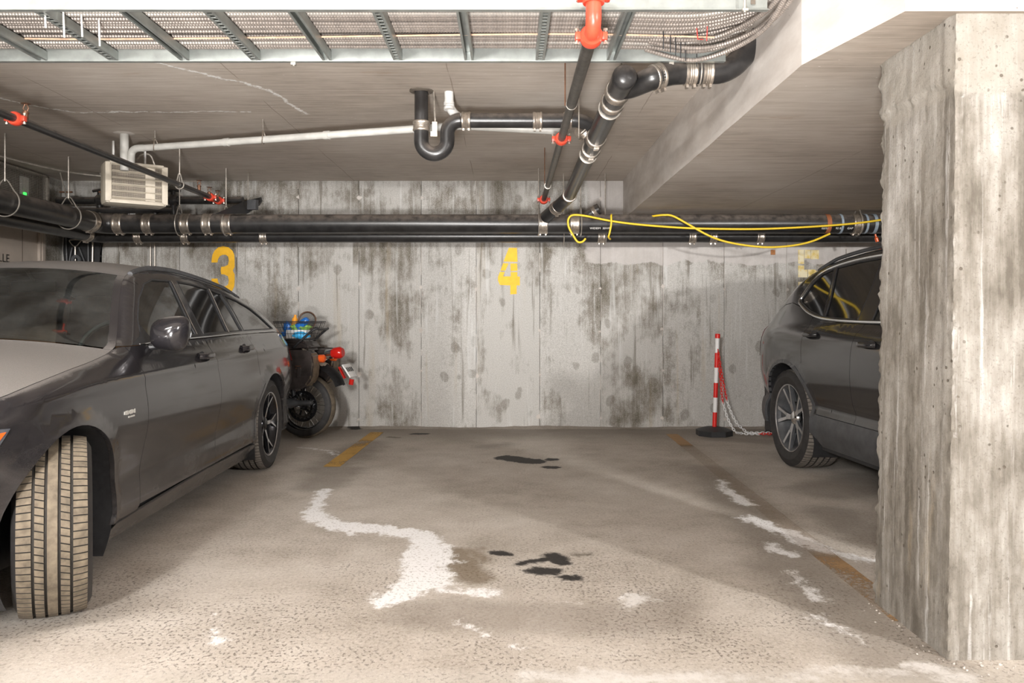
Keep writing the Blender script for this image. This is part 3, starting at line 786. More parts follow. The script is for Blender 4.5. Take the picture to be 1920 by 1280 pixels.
tag(obj('red_tie', b, M['redpl']), 'short red tie tails at the right end of the tray', 'cable ties')

# ------------------------------------------------------------------ pipes
def coupling(parent, p, d, r, ln=.085, m='coup', lugs=True):
    b = NB(); pr = []
    n = 12
    for i in range(n+1):
        a = -ln/2+ln*i/n; rr = r+.004+(.0022 if i % 2 else 0)
        if i in (1, 2, n-2, n-1): rr = r+.008
        pr.append((a, rr))
    pr = [(-ln/2, r-.002)]+pr+[(ln/2, r-.002)]
    Mx = axis_m(p, d); lathe(b, pr, Mx, 28)
    if lugs:
        for s in (-1, 1):
            box(b, Mx @ Vector((-.0, -(r+.012), s*ln*.3)), (.03, .014, .012), Mx.to_3x3())
    return obj('coupling', b, M[m], parent)
def hanger(parent, x, y, zc, r, ztop, along='X', drop=0):
    """clevis / teardrop hanger: rod and wire loop"""
    t = parent
    b = NB(); a = Vector((0, 1, 0)) if along == 'X' else Vector((1, 0, 0))
    tube(b, [(x, y, ztop), (x, y, zc+r+.055)], .0055, 8); obj('rod', b, M['wire'], t)
    b = NB(); c = Vector((x, y, zc)); z = Vector((0, 0, 1)); rr = r+.008
    pts = [c+z*(r+.075)]+[c+a*rr*math.cos(th)+z*rr*math.sin(th) for th in [R(50)-R(280)*i/20 for i in range(21)]]
    tube(b, smooth_path(pts, 3, closed=True), .0052, 6, closed=True); obj('loop', b, M['wire'], t)
def hang_thing(x, y, zc, r, ztop, along, label):
    t = empty('pipe_hanger', (0, 0, 0), 0, label, 'hanger', 'pipe hangers'); hanger(t, x, y, zc, r, ztop, along); return t

# main drain: runs from the camera side along the left, turns and follows the back wall
RM = .088; ZM = 1.985; YM = 7.28; XM = -3.78
t = empty('drain_pipe', (0, YM, ZM), 0, 'thick black cast iron drain pipe following the back wall, the upper one', 'pipe')
t.location = (0, 0, 0)
b = NB(); tube(b, [(XM+.14, YM, ZM), (6.3, YM, ZM)], RM, 40); obj('pipe', b, M['iron'], t)
b = NB(); tube(b, [(XM, YB+.02, ZM), (XM, YM-.14, ZM)], RM, 40); obj('pipe', b, M['iron'], t)
b = NB(); tube(b, arc((XM+.14, YM-.14, ZM), (-1, 0, 0), (0, 1, 0), .14, 0, PI/2, 14), RM+.004, 40); obj('elbow', b, M['iron'], t)
for x in (-3.60, -3.33, -2.98, -2.78, -2.60, .31, .60, 3.2): coupling(t, (x, YM, ZM), (1, 0, 0), RM)
coupling(t, (XM, YM-.2, ZM), (0, 1, 0), RM)
coupling(t, (XM, 5.2, ZM), (0, 1, 0), RM)
for x, wdt in ((3.05, .02), (3.28, .02), (3.36, .03)):
    b = NB(); lathe(b, [(-wdt/2, RM+.001), (-wdt/2, RM+.004), (wdt/2, RM+.004), (wdt/2, RM+.001)], axis_m((x, YM, ZM), (1, 0, 0)), 32); obj('band', b, basic('blue grey tape', (.3, .36, .42), .5), t)
b = NB(); lathe(b, [(-.02, RM+.0005), (-.02, RM+.002), (.02, RM+.002), (.02, RM+.0005)], axis_m((2.93, YM, ZM), (1, 0, 0)), 32); obj('band', b, basic('rusty band', (.35, .12, .05), .7), t)
# second, lower pipe behind it
R2 = .062; Z2 = 1.90; Y2 = 7.55; X2 = -3.97
t = empty('drain_pipe', (0, 0, 0), 0, 'thinner black drain pipe running behind and just below the thick one', 'pipe')
b = NB(); tube(b, [(X2+.12, Y2, Z2), (6.3, Y2, Z2)], R2, 32); obj('pipe', b, M['iron'], t)
b = NB(); tube(b, [(X2, YB+.02, Z2), (X2, Y2-.12, Z2)], R2, 32); obj('pipe', b, M['iron'], t)
b = NB(); tube(b, arc((X2+.12, Y2-.12, Z2), (-1, 0, 0), (0, 1, 0), .12, 0, PI/2, 12), R2+.003, 32); obj('elbow', b, M['iron'], t)
for x in (-3.55, -3.1, -2.35, .88, 1.75, 1.95, 2.4): coupling(t, (x, Y2, Z2), (1, 0, 0), R2, .07)
coupling(t, (X2, Y2-.17, Z2), (0, 1, 0), R2, .07)
# hangers of the main pipes
for x, lb in ((-3.05, 'behind the heater'), (-2.62, 'right of the heater'), (.27, 'left of the foot of the sloping drain'), (.66, 'behind the looped yellow cord'), (-4.1, '')):
    if lb: hang_thing(x, YM, ZM, RM+.012, 2.5, 'X', 'wire pipe hanger on the thick wall drain '+lb)
for x, lb in ((.92, 'right of the yellow cord loop'), (.52, 'under the sloping drain')):
    hang_thing(x, Y2, Z2, R2+.01, 2.5, 'X', 'wire pipe hanger on the thin rear drain '+lb)
hang_thing(3.22, YM, ZM, RM+.012, 2.11, 'X', 'wire pipe hanger on the thick wall drain beside the column edge')
hang_thing(XM, 6.75, ZM, RM+.012, 2.5, 'Y', 'wire pipe hanger just before the corner bend of the drain')
hang_thing(XM-.0, 5.9, ZM, RM+.012, 2.5, 'Y', 'wire pipe hanger on the drain over the wagon at far left')
# little printed marks on the thick pipe
def text(s, size, M4, m, name='lettering', parent=None, ext=.0006):
    cu = bpy.data.curves.new(name, 'FONT'); cu.body = s; cu.size = size; cu.extrude = ext
    cu.align_x = 'CENTER'; cu.align_y = 'CENTER'
    o = bpy.data.objects.new(name, cu); COL.objects.link(o)
    o.matrix_world = M4
    me = bpy.data.meshes.new_from_object(o.evaluated_get(bpy.context.evaluated_depsgraph_get()))
    bpy.data.objects.remove(o)
    q = bpy.data.objects.new(name, me); COL.objects.link(q); me.materials.clear(); me.materials.append(m)
    q.matrix_world = M4
    if parent: q.parent = parent; q.matrix_parent_inverse = parent.matrix_world.inverted()
    return q
bpy.context.view_layer.update()
WM = Matrix.Rotation(R(90), 4, 'X')
for s, px, py in (('WIDEIM  30WP', 1125, 428), ('02/51', 1547, 428), ('92 B', 1572, 428), ('GAP', 1594, 428), ('LGSM', 247, 401)):
    v = at(px, py, 7.19); yy = YM-math.sqrt(max(1e-4, (RM+.002)**2-(v.z-ZM)**2)); th = math.asin((v.z-ZM)/(RM+.002))
    v = at(px, py, yy); 
    text(s, .028, Matrix.Translation((v.x, yy-.001, v.z)) @ Matrix.Rotation(R(90)-th*1.0, 4, 'X'), M['whitepaint'], 'lettering', bpy.data.objects['drain_pipe'])

# sprinkler pipes
def grooved(t, p, d, r, m='red', boltm='brass'):
    b = NB(); Mx = axis_m(p, d)
    lathe(b, [(-.022, r+.001), (-.024, r+.009), (-.012, r+.014), (.012, r+.014), (.024, r+.009), (.022, r+.001)], Mx, 24)
    x3 = Mx.to_3x3(); 
    for s in (-1, 1):
        box(b, Mx @ (Vector((s*(r+.02), 0, 0))), (.022, .030, .03), x3, bev=.005)
    o = obj('coupling', b, M[m], t)
    for s in (-1, 1):
        b = NB(); c = Mx @ Vector((s*(r+.024), 0, 0)); dv = x3 @ Vector((0, 1, 0))
        tube(b, [c-dv*.028, c+dv*.028], .0045, 8); tube(b, [c-dv*.03, c-dv*.021], .009, 6); tube(b, [c+dv*.021, c+dv*.03], .009, 6); obj('bolt', b, M['coup'], o)
def sprinkler(t, p, m='brass'):
    b = NB(); x, y, z = p
    lathe(b, [(0, .014), (.03, .014), (.03, .018), (.04, .018), (.04, .009), (.048, .008)], axis_m(p, (0, 0, 1)), 12)
    for s in (-1, 1): tube(b, [(x+s*.008, y, z+.045), (x+s*.015, y, z+.06), (x+s*.004, y, z+.083)], .003, 6)
    lathe(b, [(0, .022), (.002, .026), (.004, .004)], axis_m((x, y, z+.083), (0, 0, 1)), 16)
    obj('sprinkler_head', b, M[m], t)
t = empty('sprinkler_pipe', (0, 0, 0), 0, 'dark sprinkler pipe with red elbow running under the tray towards the back', 'pipe')
XS, ZS, RS = .312, 2.19, .0262
b = NB(); tube(b, [(XS, 3.0, ZS), (XS, 3.96, ZS)], RS, 24); obj('pipe', b, M['steel_pipe'], t)
b = NB(); tube(b, [(XS, 3.962, ZS), (XS, 4.72, ZS)], RS-.0035, 24); obj('pipe', b, M['steel_pipe'], t)
b = NB(); tube(b, [(XS, 4.72, ZS), (XS, 7.15, ZS)], RS-.004, 24); obj('pipe', b, M['steel_pipe'], t)
b = NB(); lathe(b, [(-.004, RS-.004), (-.004, RS+.0015), (.004, RS+.0015), (.004, RS-.004)], axis_m((XS, 3.96, ZS), (0, 1, 0)), 24); obj('collar', b, M['wire'], t)
b = NB(); tube(b, [(XS, 2.965, ZS)]+arc((XS, 2.965, ZS+.05), (0, 0, -1), (0, -1, 0), .05, 0, PI/2, 8)+[(XS, 2.915, ZS+.1)], RS+.003, 24); obj('elbow', b, M['red'], t)
grooved(t, (XS, 3.0, ZS), (0, 1, 0), RS+.004); grooved(t, (XS, 2.915, ZS+.115), (0, 0, 1), RS+.004)
b = NB(); tube(b, [(XS, 2.915, ZS+.12), (XS, 2.915, 2.5)], RS, 20); obj('riser', b, M['steel_pipe'], t)
grooved(t, (XS, 4.72, ZS), (0, 1, 0), RS); 
grooved(t, (XS, 7.15, ZS), (0, 1, 0), RS+.002)
b = NB(); tube(b, [(XS, 7.15, ZS), (XS, 7.15, ZS+.0), (XS, 7.20, ZS)], RS+.003, 16); obj('end_cap', b, M['red'], t)
t2 = empty('pipe_hanger', (0, 0, 0), 0, 'brown threaded rod and strap holding the middle sprinkler pipe near the tray', 'hanger', 'pipe hangers')
b = NB(); tube(b, [(XS-.03, 3.98, 2.5), (XS-.03, 3.98, ZS)], .004, 6); obj('rod', b, M['brass'], t2)
t2 = empty('pipe_hanger', (0, 0, 0), 0, 'threaded rod holding the middle sprinkler pipe near its far end', 'hanger', 'pipe hangers')
b = NB(); tube(b, [(XS-.025, 6.4, 2.5), (XS-.025, 6.4, ZS)], .004, 6); obj('rod', b, M['brass'], t2)
b = NB(); lathe(b, [(-.01, RS), (-.01, RS+.002), (.01, RS+.002), (.01, RS)], axis_m((XS, 6.4, ZS), (0, 1, 0)), 20); obj('strap', b, M['wire'], t2)
t = empty('sprinkler_pipe', (0, 0, 0), 0, 'black sprinkler pipe with red couplings crossing above the wagon to the back', 'pipe')
XS2 = -2.66; RS2 = .022; Z_ = 2.19
b = NB(); tube(b, [(XS2, YB+.02, Z_), (XS2, 7.19, Z_)], RS2, 20); obj('pipe', b, M['iron'], t)
grooved(t, (XS2, 4.24, Z_), (0, 1, 0), RS2+.002); grooved(t, (XS2, 7.0, Z_), (0, 1, 0), RS2+.002); grooved(t, (XS2, 7.2, Z_), (0, 1, 0), RS2+.002)
sprinkler(t, (XS2, 4.33, Z_+.02)); sprinkler(t, (XS2, 6.75, Z_+.02)); sprinkler(t, (XS2, 6.98, Z_-.0)); sprinkler(t, (XS2, 7.18, Z_-.0))
hang = empty('pipe_hanger', (0, 0, 0), 0, 'thin wire clevis holding the black sprinkler pipe beside the heater', 'hanger', 'pipe hangers')
hanger(hang, XS2, 6.35, Z_, RS2+.004, 2.5, 'Y')

# sloping drain with clean-out, branch and couplings
t = empty('drain_pipe', (0, 0, 0), 0, 'black drain pipe sloping back from the ceiling to the wall drain in the middle', 'pipe')
RD = .054
A = Vector((.52, 3.55, 2.205)); Bp = Vector((.515, 6.75, 2.165))
dd = (Bp-A).normalized()
P = lambda s: A+(Bp-A)*s
b = NB(); tube(b, [P(.0), P(.42)], RD, 32); obj('pipe', b, M['iron'], t)
b = NB(); tube(b, [P(.42), P(1)], RD-.002, 32); obj('pipe', b, M['iron'], t)
b = NB(); lathe(b, [(0, .0), (.004, .03), (.016, RD*.93), (.03, RD+.002), (.06, RD+.002)], axis_m(P(0)-dd*.03, dd), 32); obj('cleanout_cap', b, M['iron'], t)
coupling(t, P(.07), dd, RD, .06, lugs=False); coupling(t, P(.125), dd, RD, .05, lugs=False)
for s in (.36, .455): coupling(t, P(s), dd, RD, .06)
b = NB(); lathe(b, [(-.003, RD-.004), (-.003, RD+.006), (.003, RD+.006), (.003, RD-.004)], axis_m(P(.50), dd), 28); obj('band', b, M['wire'], t)
b = NB(); lathe(b, [(-.004, RD), (-.004, RD+.007), (.004, RD+.007), (.004, RD)], axis_m(P(.16), dd), 28); obj('band', b, M['wire'], t)
# branch to the right, rising past the slab edge
p0 = P(.055); 
br = [p0, p0+Vector((.06, .0, .01)), (.66, 3.64, 2.225), (.73, 3.67, 2.25), (.80, 3.70, 2.268), (.96, 3.71, 2.275)]
b = NB(); tube(b, smooth_path(br, 6), RD-.001, 28); obj('branch', b, M['iron'], t)
b = NB(); tube(b, smooth_path([(.955, 3.71, 2.275), (1.0, 3.71, 2.278), (1.055, 3.71, 2.305), (1.10, 3.71, 2.35), (1.19, 3.71, 2.45)], 5), RD, 28); obj('elbow', b, M['iron'], t)
coupling(t, (.685, 3.65, 2.235), Vector((.09, .03, .03)), RD, .05); coupling(t, (.85, 3.705, 2.271), (1, .03, .03), RD, .055); coupling(t, (.93, 3.71, 2.274), (1, 0, 0), RD, .05)
# foot: 45 degree turn down to the main pipe
b = NB(); tube(b, smooth_path([P(1), (.50, 6.86, 2.155), (.44, 6.98, 2.11), (.33, 7.16, 2.03)], 6), RD+.002, 28); obj('elbow', b, M['iron'], t)
coupling(t, P(.992), dd, RD, .03, lugs=False); coupling(t, (.42, 7.02, 2.095), (-.11, .18, -.08), RD, .06)
b = NB(); tube(b, [(.72, 7.3, 2.06), (.80, 7.27, 2.11)], .045, 24); tube(b, [(.80, 7.27, 2.11), (.83, 7.26, 2.125)], .05, 24); obj('cleanout_stub', b, M['iron'], t)
coupling(t, (.79, 7.275, 2.103), (.08, -.03, .05), .045, .04)
hh = empty('pipe_hanger', (0, 0, 0), 0, 'thin rod with a bent top holding the sloping drain', 'hanger', 'pipe hangers')
b = NB(); tube(b, [(.42, 4.75, 2.5), (.42, 4.75, 2.2)], .004, 6); box(b, (.42, 4.75, 2.495), (.04, .02, .005)); obj('rod', b, M['wire'], hh)
hh = empty('pipe_hanger', (0, 0, 0), 0, 'strap hanger on the branch of the sloping drain beside the slab edge', 'hanger', 'pipe hangers')
b = NB(); tube(b, [(.89, 3.71, 2.5), (.89, 3.71, 2.33)], .005, 6); obj('rod', b, M['wire'], hh)
b = NB(); tube(b, arc((.893, 3.71, 2.273), (0, 1, 0), (0, 0, 1), RD+.008, 0, 2*PI, 24)[:-1], .004, 6, closed=True); obj('loop', b, M['wire'], hh)
hh = empty('pipe_hanger', (0, 0, 0), 0, 'threaded rod above the clean-out cap of the sloping drain', 'hanger', 'pipe hangers')
b = NB(); tube(b, [(.53, 3.72, 2.5), (.53, 3.72, 2.26)], .004, 6); obj('rod', b, M['wire'], hh)

# trap under the slab
t = empty('drain_trap', (0, 0, 0), 0, 'black U-shaped drain trap hanging from the ceiling, joined to the sloping drain', 'pipe')
YT = 4.8; RT = .0445
X0 = (790-955)*YT/1476; ZT = CAMZ+(595-226)*YT/1476     # axis of the level run
xu = X0+.158; 
b = NB(); tube(b, [(X0, YT, 2.52), (X0, YT, 2.30)], RT-.003, 32); obj('stub', b, M['iron'], t)
U = [(X0, YT, 2.30), (X0, YT, 2.22)]+arc((X0+.079, YT, 2.195), (-1, 0, 0), (0, 0, -1), .079, 0, PI, 16)+arc((xu+.08, YT, ZT-.08), (-1, 0, 0), (0, 0, 1), .08, 0, PI/2, 10)
b = NB(); tube(b, U, RT, 32); obj('trap_bend', b, M['iron'], t)
xe = (1085-955)*YT/1476
b = NB(); tube(b, [(xu+.085, YT, ZT), (xe-.05, YT, ZT)], RT, 32); obj('pipe', b, M['iron'], t)
b = NB(); tube(b, smooth_path([(xe-.07, YT, ZT), (xe, YT, ZT), (xe+.07, YT+.03, ZT-.03), (.515, YT+.13, ZT-.11)], 6), RT, 28); obj('elbow', b, M['iron'], t)
coupling(t, (X0, YT, 2.285), (0, 0, 1), RT, .062); coupling(t, (xu+.115, YT, ZT), (1, 0, 0), RT, .055); coupling(t, (xu+.55, YT, ZT), (1, 0, 0), RT, .058)
coupling(t, (.355, YT, ZT), (1, 0, 0), RT, .05, lugs=False); coupling(t, (.455, YT+.05, ZT-.05), (.07, .06, -.06), RT, .05)
b = NB(); lathe(b, [(0, .075), (-.006, .07), (-.010, .05), (0, .045)], axis_m((X0, YT, 2.501), (0, 0, 1)), 14)
for v in b.verts: v.co += Vector((noise.noise(v.co*30), noise.noise(v.co*31+Vector((4, 0, 0))), 0))*.016
obj('ceiling_collar', b, M['gapdark'], t)
hh = empty('pipe_hanger', (0, 0, 0), 0, 'rod and strap holding the U-shaped trap', 'hanger', 'pipe hangers')
b = NB(); tube(b, [(X0+.075, YT, 2.5), (X0+.085, YT, 2.3)], .0055, 8); obj('rod', b, M['wire'], hh)
b = NB(); box(b, (X0+.083, YT-.01, 2.275), (.03, .012, .07)); box(b, (X0+.078, YT-.01, 2.235), (.04, .02, .03)); obj('strap', b, M['coup'], hh)
# white stub and grey condensate pipe
t = empty('condensate_pipe', (0, 0, 0), 0, 'grey plastic pipe sloping under the ceiling from the white stub to the heater', 'pipe')
b = NB(); tube(b, [(-.37, 4.82, 2.51), (-.37, 4.83, 2.44)]+smooth_path([(-.365, 4.84, 2.41), (-.345, 4.87, 2.385), (-.32, 4.9, 2.37)], 4), .028, 20); obj('stub', b, M['whitepaint'], t)
for z in (2.43, 2.40):
    b = NB(); lathe(b, [(-.008, .028), (-.008, .032), (.008, .032), (.008, .028)], axis_m((-.37, 4.825, z), (0, .1, 1)), 20); obj('socket', b, M['whitepaint'], t)
b = NB(); tube(b, [(.32, 4.98, 2.30), (-.3, 4.95, 2.325), (-2.74, 5.86, 2.38)], .0245, 20); obj('pipe', b, M['pvc'], t)
b = NB(); tube(b, smooth_path([(-2.72, 5.855, 2.38), (-2.79, 5.88, 2.38), (-2.83, 5.9, 2.355), (-2.835, 5.9, 2.30), (-2.835, 5.9, 2.24)], 5), .027, 18); obj('elbow', b, M['pvc'], t)
for q in (.30, .62):
    a = Vector((-2.74, 5.86, 2.38)).lerp(Vector((-.3, 4.95, 2.325)), q); b = NB()
    lathe(b, [(-.02, .0245), (-.02, .029), (.02, .029), (.02, .0245)], axis_m(a, (2.44, -.91, -.055)), 18); obj('socket', b, M['pvc'], t)
for q, lb in ((.05, 'left strap hanger on the grey pipe near its elbow'), (.42, 'middle strap hanger on the grey pipe')):
    a = Vector((-2.74, 5.86, 2.38)).lerp(Vector((-.3, 4.95, 2.325)), q)
    hh = empty('pipe_hanger', (0, 0, 0), 0, lb, 'hanger', 'pipe hangers')
    b = NB(); tube(b, [(a.x, a.y, 2.5), (a.x, a.y, a.z+.05)], .004, 6); obj('rod', b, M['wire'], hh)
    b = NB(); tube(b, smooth_path([a+Vector((0, 0, .065)), a+Vector((.008, .032, .02)), a+Vector((0, .02, -.025)), a+Vector((0, -.02, -.025)), a+Vector((.008, -.032, .02))], 4, True), .004, 6, closed=True); obj('strap', b, M['coup'], hh)
t = empty('vent_stub', (0, 0, 0), 0, 'grey vertical pipe stub coming out of the ceiling above the heater', 'pipe')
b = NB(); tube(b, [(-2.885, 5.9, 2.505), (-2.885, 5.9, 2.22)], .031, 20); obj('pipe', b, M['pvc'], t)
b = NB(); lathe(b, [(0, .075), (-.005, .065), (-.008, .04)], axis_m((-2.885, 5.9, 2.501), (0, 0, 1)), 14)
for v in b.verts: v.co += Vector((noise.noise(v.co*30), noise.noise(v.co*31+Vector((4, 0, 0))), 0))*.016
obj('ceiling_collar', b, M['beam'], t)

# thin conduit under the ceiling at upper left
b = NB(); tube(b, smooth_path([(-4.4, 5.4, 2.47), (-4.2, 6.2, 2.44), (-3.9, 7.0, 2.41), (-3.3, 7.3, 2.40), (-2.9, 7.35, 2.39)], 6), .008, 8)
tag(obj('conduit', b, M['wire']), 'thin bright conduit sagging under the ceiling at upper left', 'conduit')
# black pipework with valves on the wall behind the heater
t = empty('valve_pipe', (0, 0, 0), 0, 'black pipe with two knobby valves against the wall behind the heater', 'pipe')
b = NB(); tube(b, [(-4.45, 7.75, 2.27), (-2.62, 7.75, 2.27)], .036, 18); obj('pipe', b, M['iron'], t)
b = NB(); tube(b, [(-4.3, 7.72, 2.17), (-3.3, 7.72, 2.17)], .03, 16); obj('pipe', b, M['iron'], t)
for x in (-4.02, -3.48, -3.3):
    b = NB(); tube(b, [(x-.04, 7.74, 2.27), (x-.02, 7.74, 2.27), (x+.02, 7.74, 2.27), (x+.04, 7.74, 2.27)], [.045, .062, .062, .045], 18)
    tube(b, [(x, 7.73, 2.27), (x, 7.73, 2.36)], .025, 12); tube(b, [(x-.07, 7.73, 2.36), (x, 7.73, 2.372), (x+.07, 7.73, 2.36)], .014, 8)
    tube(b, [(x, 7.73, 2.27), (x, 7.73, 2.05)], .03, 12); obj('valve', b, M['iron'], t)
for k, x in enumerate((-4.28, -3.9)):
    hh = empty('pipe_hanger', (0, 0, 0), 0, ('left' if k == 0 else 'right')+' hanger rod with clamp above the valve pipe in the corner', 'hanger', 'pipe hangers')
    b = NB(); tube(b, [(x, 7.5, 2.5), (x, 7.6, 2.3), (x+.03, 7.66, 2.22)], .007, 8); obj('rod', b, M['wire'], hh)
    b = NB(); box(b, (x+.0, 7.6, 2.33), (.12, .02, .014)); obj('clamp', b, M['brass'], hh)

# unit heater
hx, hy, hz = -2.98, 6.25, 2.165; th = R(36)
t = empty('unit_heater', (hx, hy, hz), th, 'beige unit heater with louvred front hung under the ceiling above the wagon', 'heater')
W_, H_, D_ = .45, .33, .22
b = NB(); box(b, (0, 0, 0), (W_, D_, H_), bev=.03); obj('casing', b, M['heater'], t)
b = NB()
for s in (-1, 1):
    box(b, (s*(W_/2-.022), -D_/2-.008, 0), (.044, .02, H_-.03), bev=.004)
    box(b, (0, -D_/2-.008, s*(H_/2-.018)), (W_-.06, .02, .028), bev=.004)
obj('front_frame', b, M['heater'], t)
b = NB(); box(b, (0, -D_/2-.001, 0), (W_-.09, .004, H_-.06)); obj('interior', b, M['heatdark'], t, False)
b = NB()
for i in range(46):
    x = -W_/2+.05+(W_-.1)*i/45; box(b, (x, -D_/2-.005, 0), (.0013, .002, H_-.06))
for i in range(24):
    z = -H_/2+.035+(H_-.07)*i/23; box(b, (0, -D_/2-.006, z), (W_-.09, .002, .0013))
tag(obj('wire_grille', b, M['heater'], t, False), kind='stuff')
for i in range(6):
    z = -H_/2+.045+(H_-.075)*i/5; b = NB()
    box(b, (0, -D_/2-.016, z), (W_-.09, .026, .003), Matrix.Rotation(R(-28), 3, 'X'), bev=.001); obj('louvre', b, M['heater'], t)
b = NB(); box(b, (W_/2-.13, -D_/2-.012, 0), (.07, .006, H_-.07)); obj('side_shield', b, M['heater'], t, False)
b = NB(); box(b, (.08, 0, H_/2+.09), (.012, .03, .2)); box(b, (.11, 0, H_/2+.155), (.08, .03, .008)); box(b, (-.15, 0, H_/2+.09), (.012, .03, .2)); obj('bracket', b, M['whitepaint'], t, False)
b = NB(); tube(b, smooth_path([(.02, .02, H_/2+.04), (.06, .02, H_/2+.09), (.12, .0, H_/2+.09), (.16, .0, H_/2-.01)], 5), .008, 8); obj('supply_cable', b, M['wire'], t)
# black angled channel on a rod, right of the sprinkler end
t = empty('black_bracket', (0, 0, 0), 0, 'black angled metal channel hung on a rod above the wall drain left of centre', 'bracket')
b = NB(); q = [at(403, 401, 7.05), at(455, 378, 7.3), at(487, 370, 7.55), at(489, 378, 7.55), at(484, 386, 7.45), at(462, 401, 7.1)]
vv = [b.verts.new(p) for p in q]; v2 = [b.verts.new(p+Vector((0, .05, .012))) for p in q]
b.faces.new(vv); b.faces.new(v2)
for i in range(6): b.faces.new((vv[i], vv[(i+1) % 6], v2[(i+1) % 6], v2[i]))
obj('channel', b, M['blackpl'], t, False)
b = NB(); box(b, at(474, 384, 7.22), (.09, .05, .09), Matrix.Rotation(R(-15), 3, 'Z'), bev=.005); obj('end_box', b, M['greypl'], t)
b = NB(); tube(b, [at(465, 325, 7.3), at(465, 382, 7.25)], .005, 8); obj('rod', b, M['wire'], t)

# yellow extension cord looped over the pipes
YC = 7.16
def ypt(l): return [at(a, c, YC-(k if k else 0)) for a, c, *r in l for k in [r[0] if r else 0]]
b = NB()
tube(b, smooth_path(ypt([(1098, 447), (1092, 453), (1083, 453), (1074, 440), (1066, 424), (1066, 410), (1075, 403), (1100, 405), (1145, 414), (1200, 421), (1280, 427), (1350, 429), (1430, 429), (1520, 425), (1600, 419), (1660, 411), (1720, 402)]), 6), .0095, 10)
tag(obj('extension_cord', b, M['yellowcord']), 'yellow cord looped over the wall drain and running level to the column', 'cord')
b = NB(); c = ypt([(1205, 409, -.2), (1225, 405, -.06), (1245, 403), (1262, 405), (1290, 420), (1330, 442), (1370, 455), (1430, 463), (1480, 461), (1520, 453), (1556, 438, -.01)])
tube(b, smooth_path(c, 6), .0095, 10)
tag(obj('extension_cord', b, M['yellowcord']), 'yellow cord sagging below the wall drain towards the right', 'cord')
b = NB(); tube(b, smooth_path(ypt([(1147, 403, -.12), (1146, 404, .01), (1146, 420, .02), (1143, 436, .02), (1141, 444, 0), (1144, 448, -.06)]), 5), .009, 10)
tag(obj('cord_tie', b, M['yellowcord']), 'short yellow cord tied upright around the wall drain', 'cord')
b = NB(); tube(b, smooth_path([at(1641, 439, 7.2), at(1643, 446, 7.2), at(1645, 453, 7.2)], 4), [.008]*4+[.016]*5, 10)
tag(obj('cord_plug', b, M['orange']), 'small orange plug end hanging beside the column edge', 'plug')
# ------------------------------------------------------------------ left corner: door, mesh cage, folded trolley
def lwall(u0, u1, z0, z1, d0, d1):    # box on the left wall: y range, z range, depth from the wall
    return ((XL+(d0+d1)/2, (u0+u1)/2, (z0+z1)/2), (d1-d0, u1-u0, z1-z0))
b = NB(); box(b, *lwall(6.3, 7.50, 0, 2.12, 0, .025)); dr = tag(obj('door_1', b, M['doorpaint'], None, False), 'beige metal door at left with black lettering', None, kind='structure')
for y0, y1 in ((7.50, 7.59), (6.2, 6.3)):
    b = NB(); box(b, *lwall(y0, y1, 0, 2.18, 0, .05)); box(b, *lwall(y0+.03, y1-.03, 0, 2.18, .05, .06)); obj('door_frame', b, M['doorpaint'], dr, False)
b = NB(); box(b, *lwall(7.262, 7.268, 0, 2.12, .02, .027)); obj('leaf_gap', b, M['gapdark'], dr, False)
b = NB(); box(b, *lwall(6.2, 7.59, 2.12, 2.2, 0, .05)); obj('door_head', b, M['doorpaint'], dr, False)
text('LLE', .105, Matrix.Translation((XL+.027, 7.0, 1.645)) @ Matrix.Rotation(R(90), 4, 'Z') @ WM, M['ink'], 'lettering', dr)
t = empty('mesh_guard', (0, 0, 0), 0, 'wire mesh opening with a green pilot lamp high on the left wall', 'mesh')
b = NB(); box(b, *lwall(6.0, 7.62, 2.19, 2.47, .002, .01)); obj('backing', b, M['gapdark'], t, False)
b = NB()
for i in range(80): y = 6.02+1.58*i/79; box(b, (XL+.05, y, 2.33), (.002, .003, .27))
for i in range(18): z = 2.2+.26*i/17; box(b, (XL+.05, 6.81, z), (.002, 1.6, .003))
tag(obj('wire_mesh', b, M['wire'], t, False), kind='stuff')
b = NB(); box(b, (XL+.04, 7.61, 2.33), (.05, .03, .3)); box(b, (XL+.04, 6.8, 2.475), (.05, 1.64, .02)); obj('mesh_frame', b, M['wire'], t, False)
b = NB(); box(b, (XL+.035, 7.28, 2.30), (.02, .11, .24)); obj('control_box', b, M['pvc'], t, False)
b = NB(); box(b, (XL+.054, 7.26, 2.255), (.006, .04, .035)); obj('pilot_lamp', b, M['greenlamp'], t, False)

t = empty('folding_trolley', (0, 0, 0), 0, 'black folded trolley with triangular handle hung in the left corner', 'trolley')
yt = 7.915
def T_(a, c, y=yt): return at(480*0+0+a, c, y)
b = NB()
Mt = Matrix.Translation((0, yt+.03, 0)) @ Matrix.Rotation(R(90), 4, 'X')
pts = [at(a, c, yt) for a, c in ((122, 434), (188, 432), (191, 450), (186, 480), (190, 520), (150, 560), (124, 520), (119, 470))]
prism(b, [(p.x, p.z) for p in pts], .05, Mt); bmesh.ops.bevel(b, geom=list(b.edges), offset=.012, segments=2, affect='EDGES'); obj('fabric', b, M['blackpl'], t)
b = NB(); tube(b, smooth_path([at(131, 450, yt-.06), at(151, 450, yt-.06), at(148, 456, yt-.06), at(143, 461, yt-.06), at(138, 461, yt-.06), at(133, 456, yt-.06)], 4, True), .006, 8, closed=True); obj('handle', b, M['wire'], t)
for a0, c0, a1, c1, m in ((141, 461, 141, 520, 'wire'), (148, 464, 162, 500, 'greypl'), (135, 464, 128, 500, 'greypl'), (165, 436, 166, 520, 'greypl'), (174, 440, 173, 520, 'wire'), (123, 436, 126, 500, 'greypl')):
    b = NB(); tube(b, [at(a0, c0, yt-.055), at(a1, c1, yt-.055)], .009, 8); obj('frame_tube', b, M[m], t)
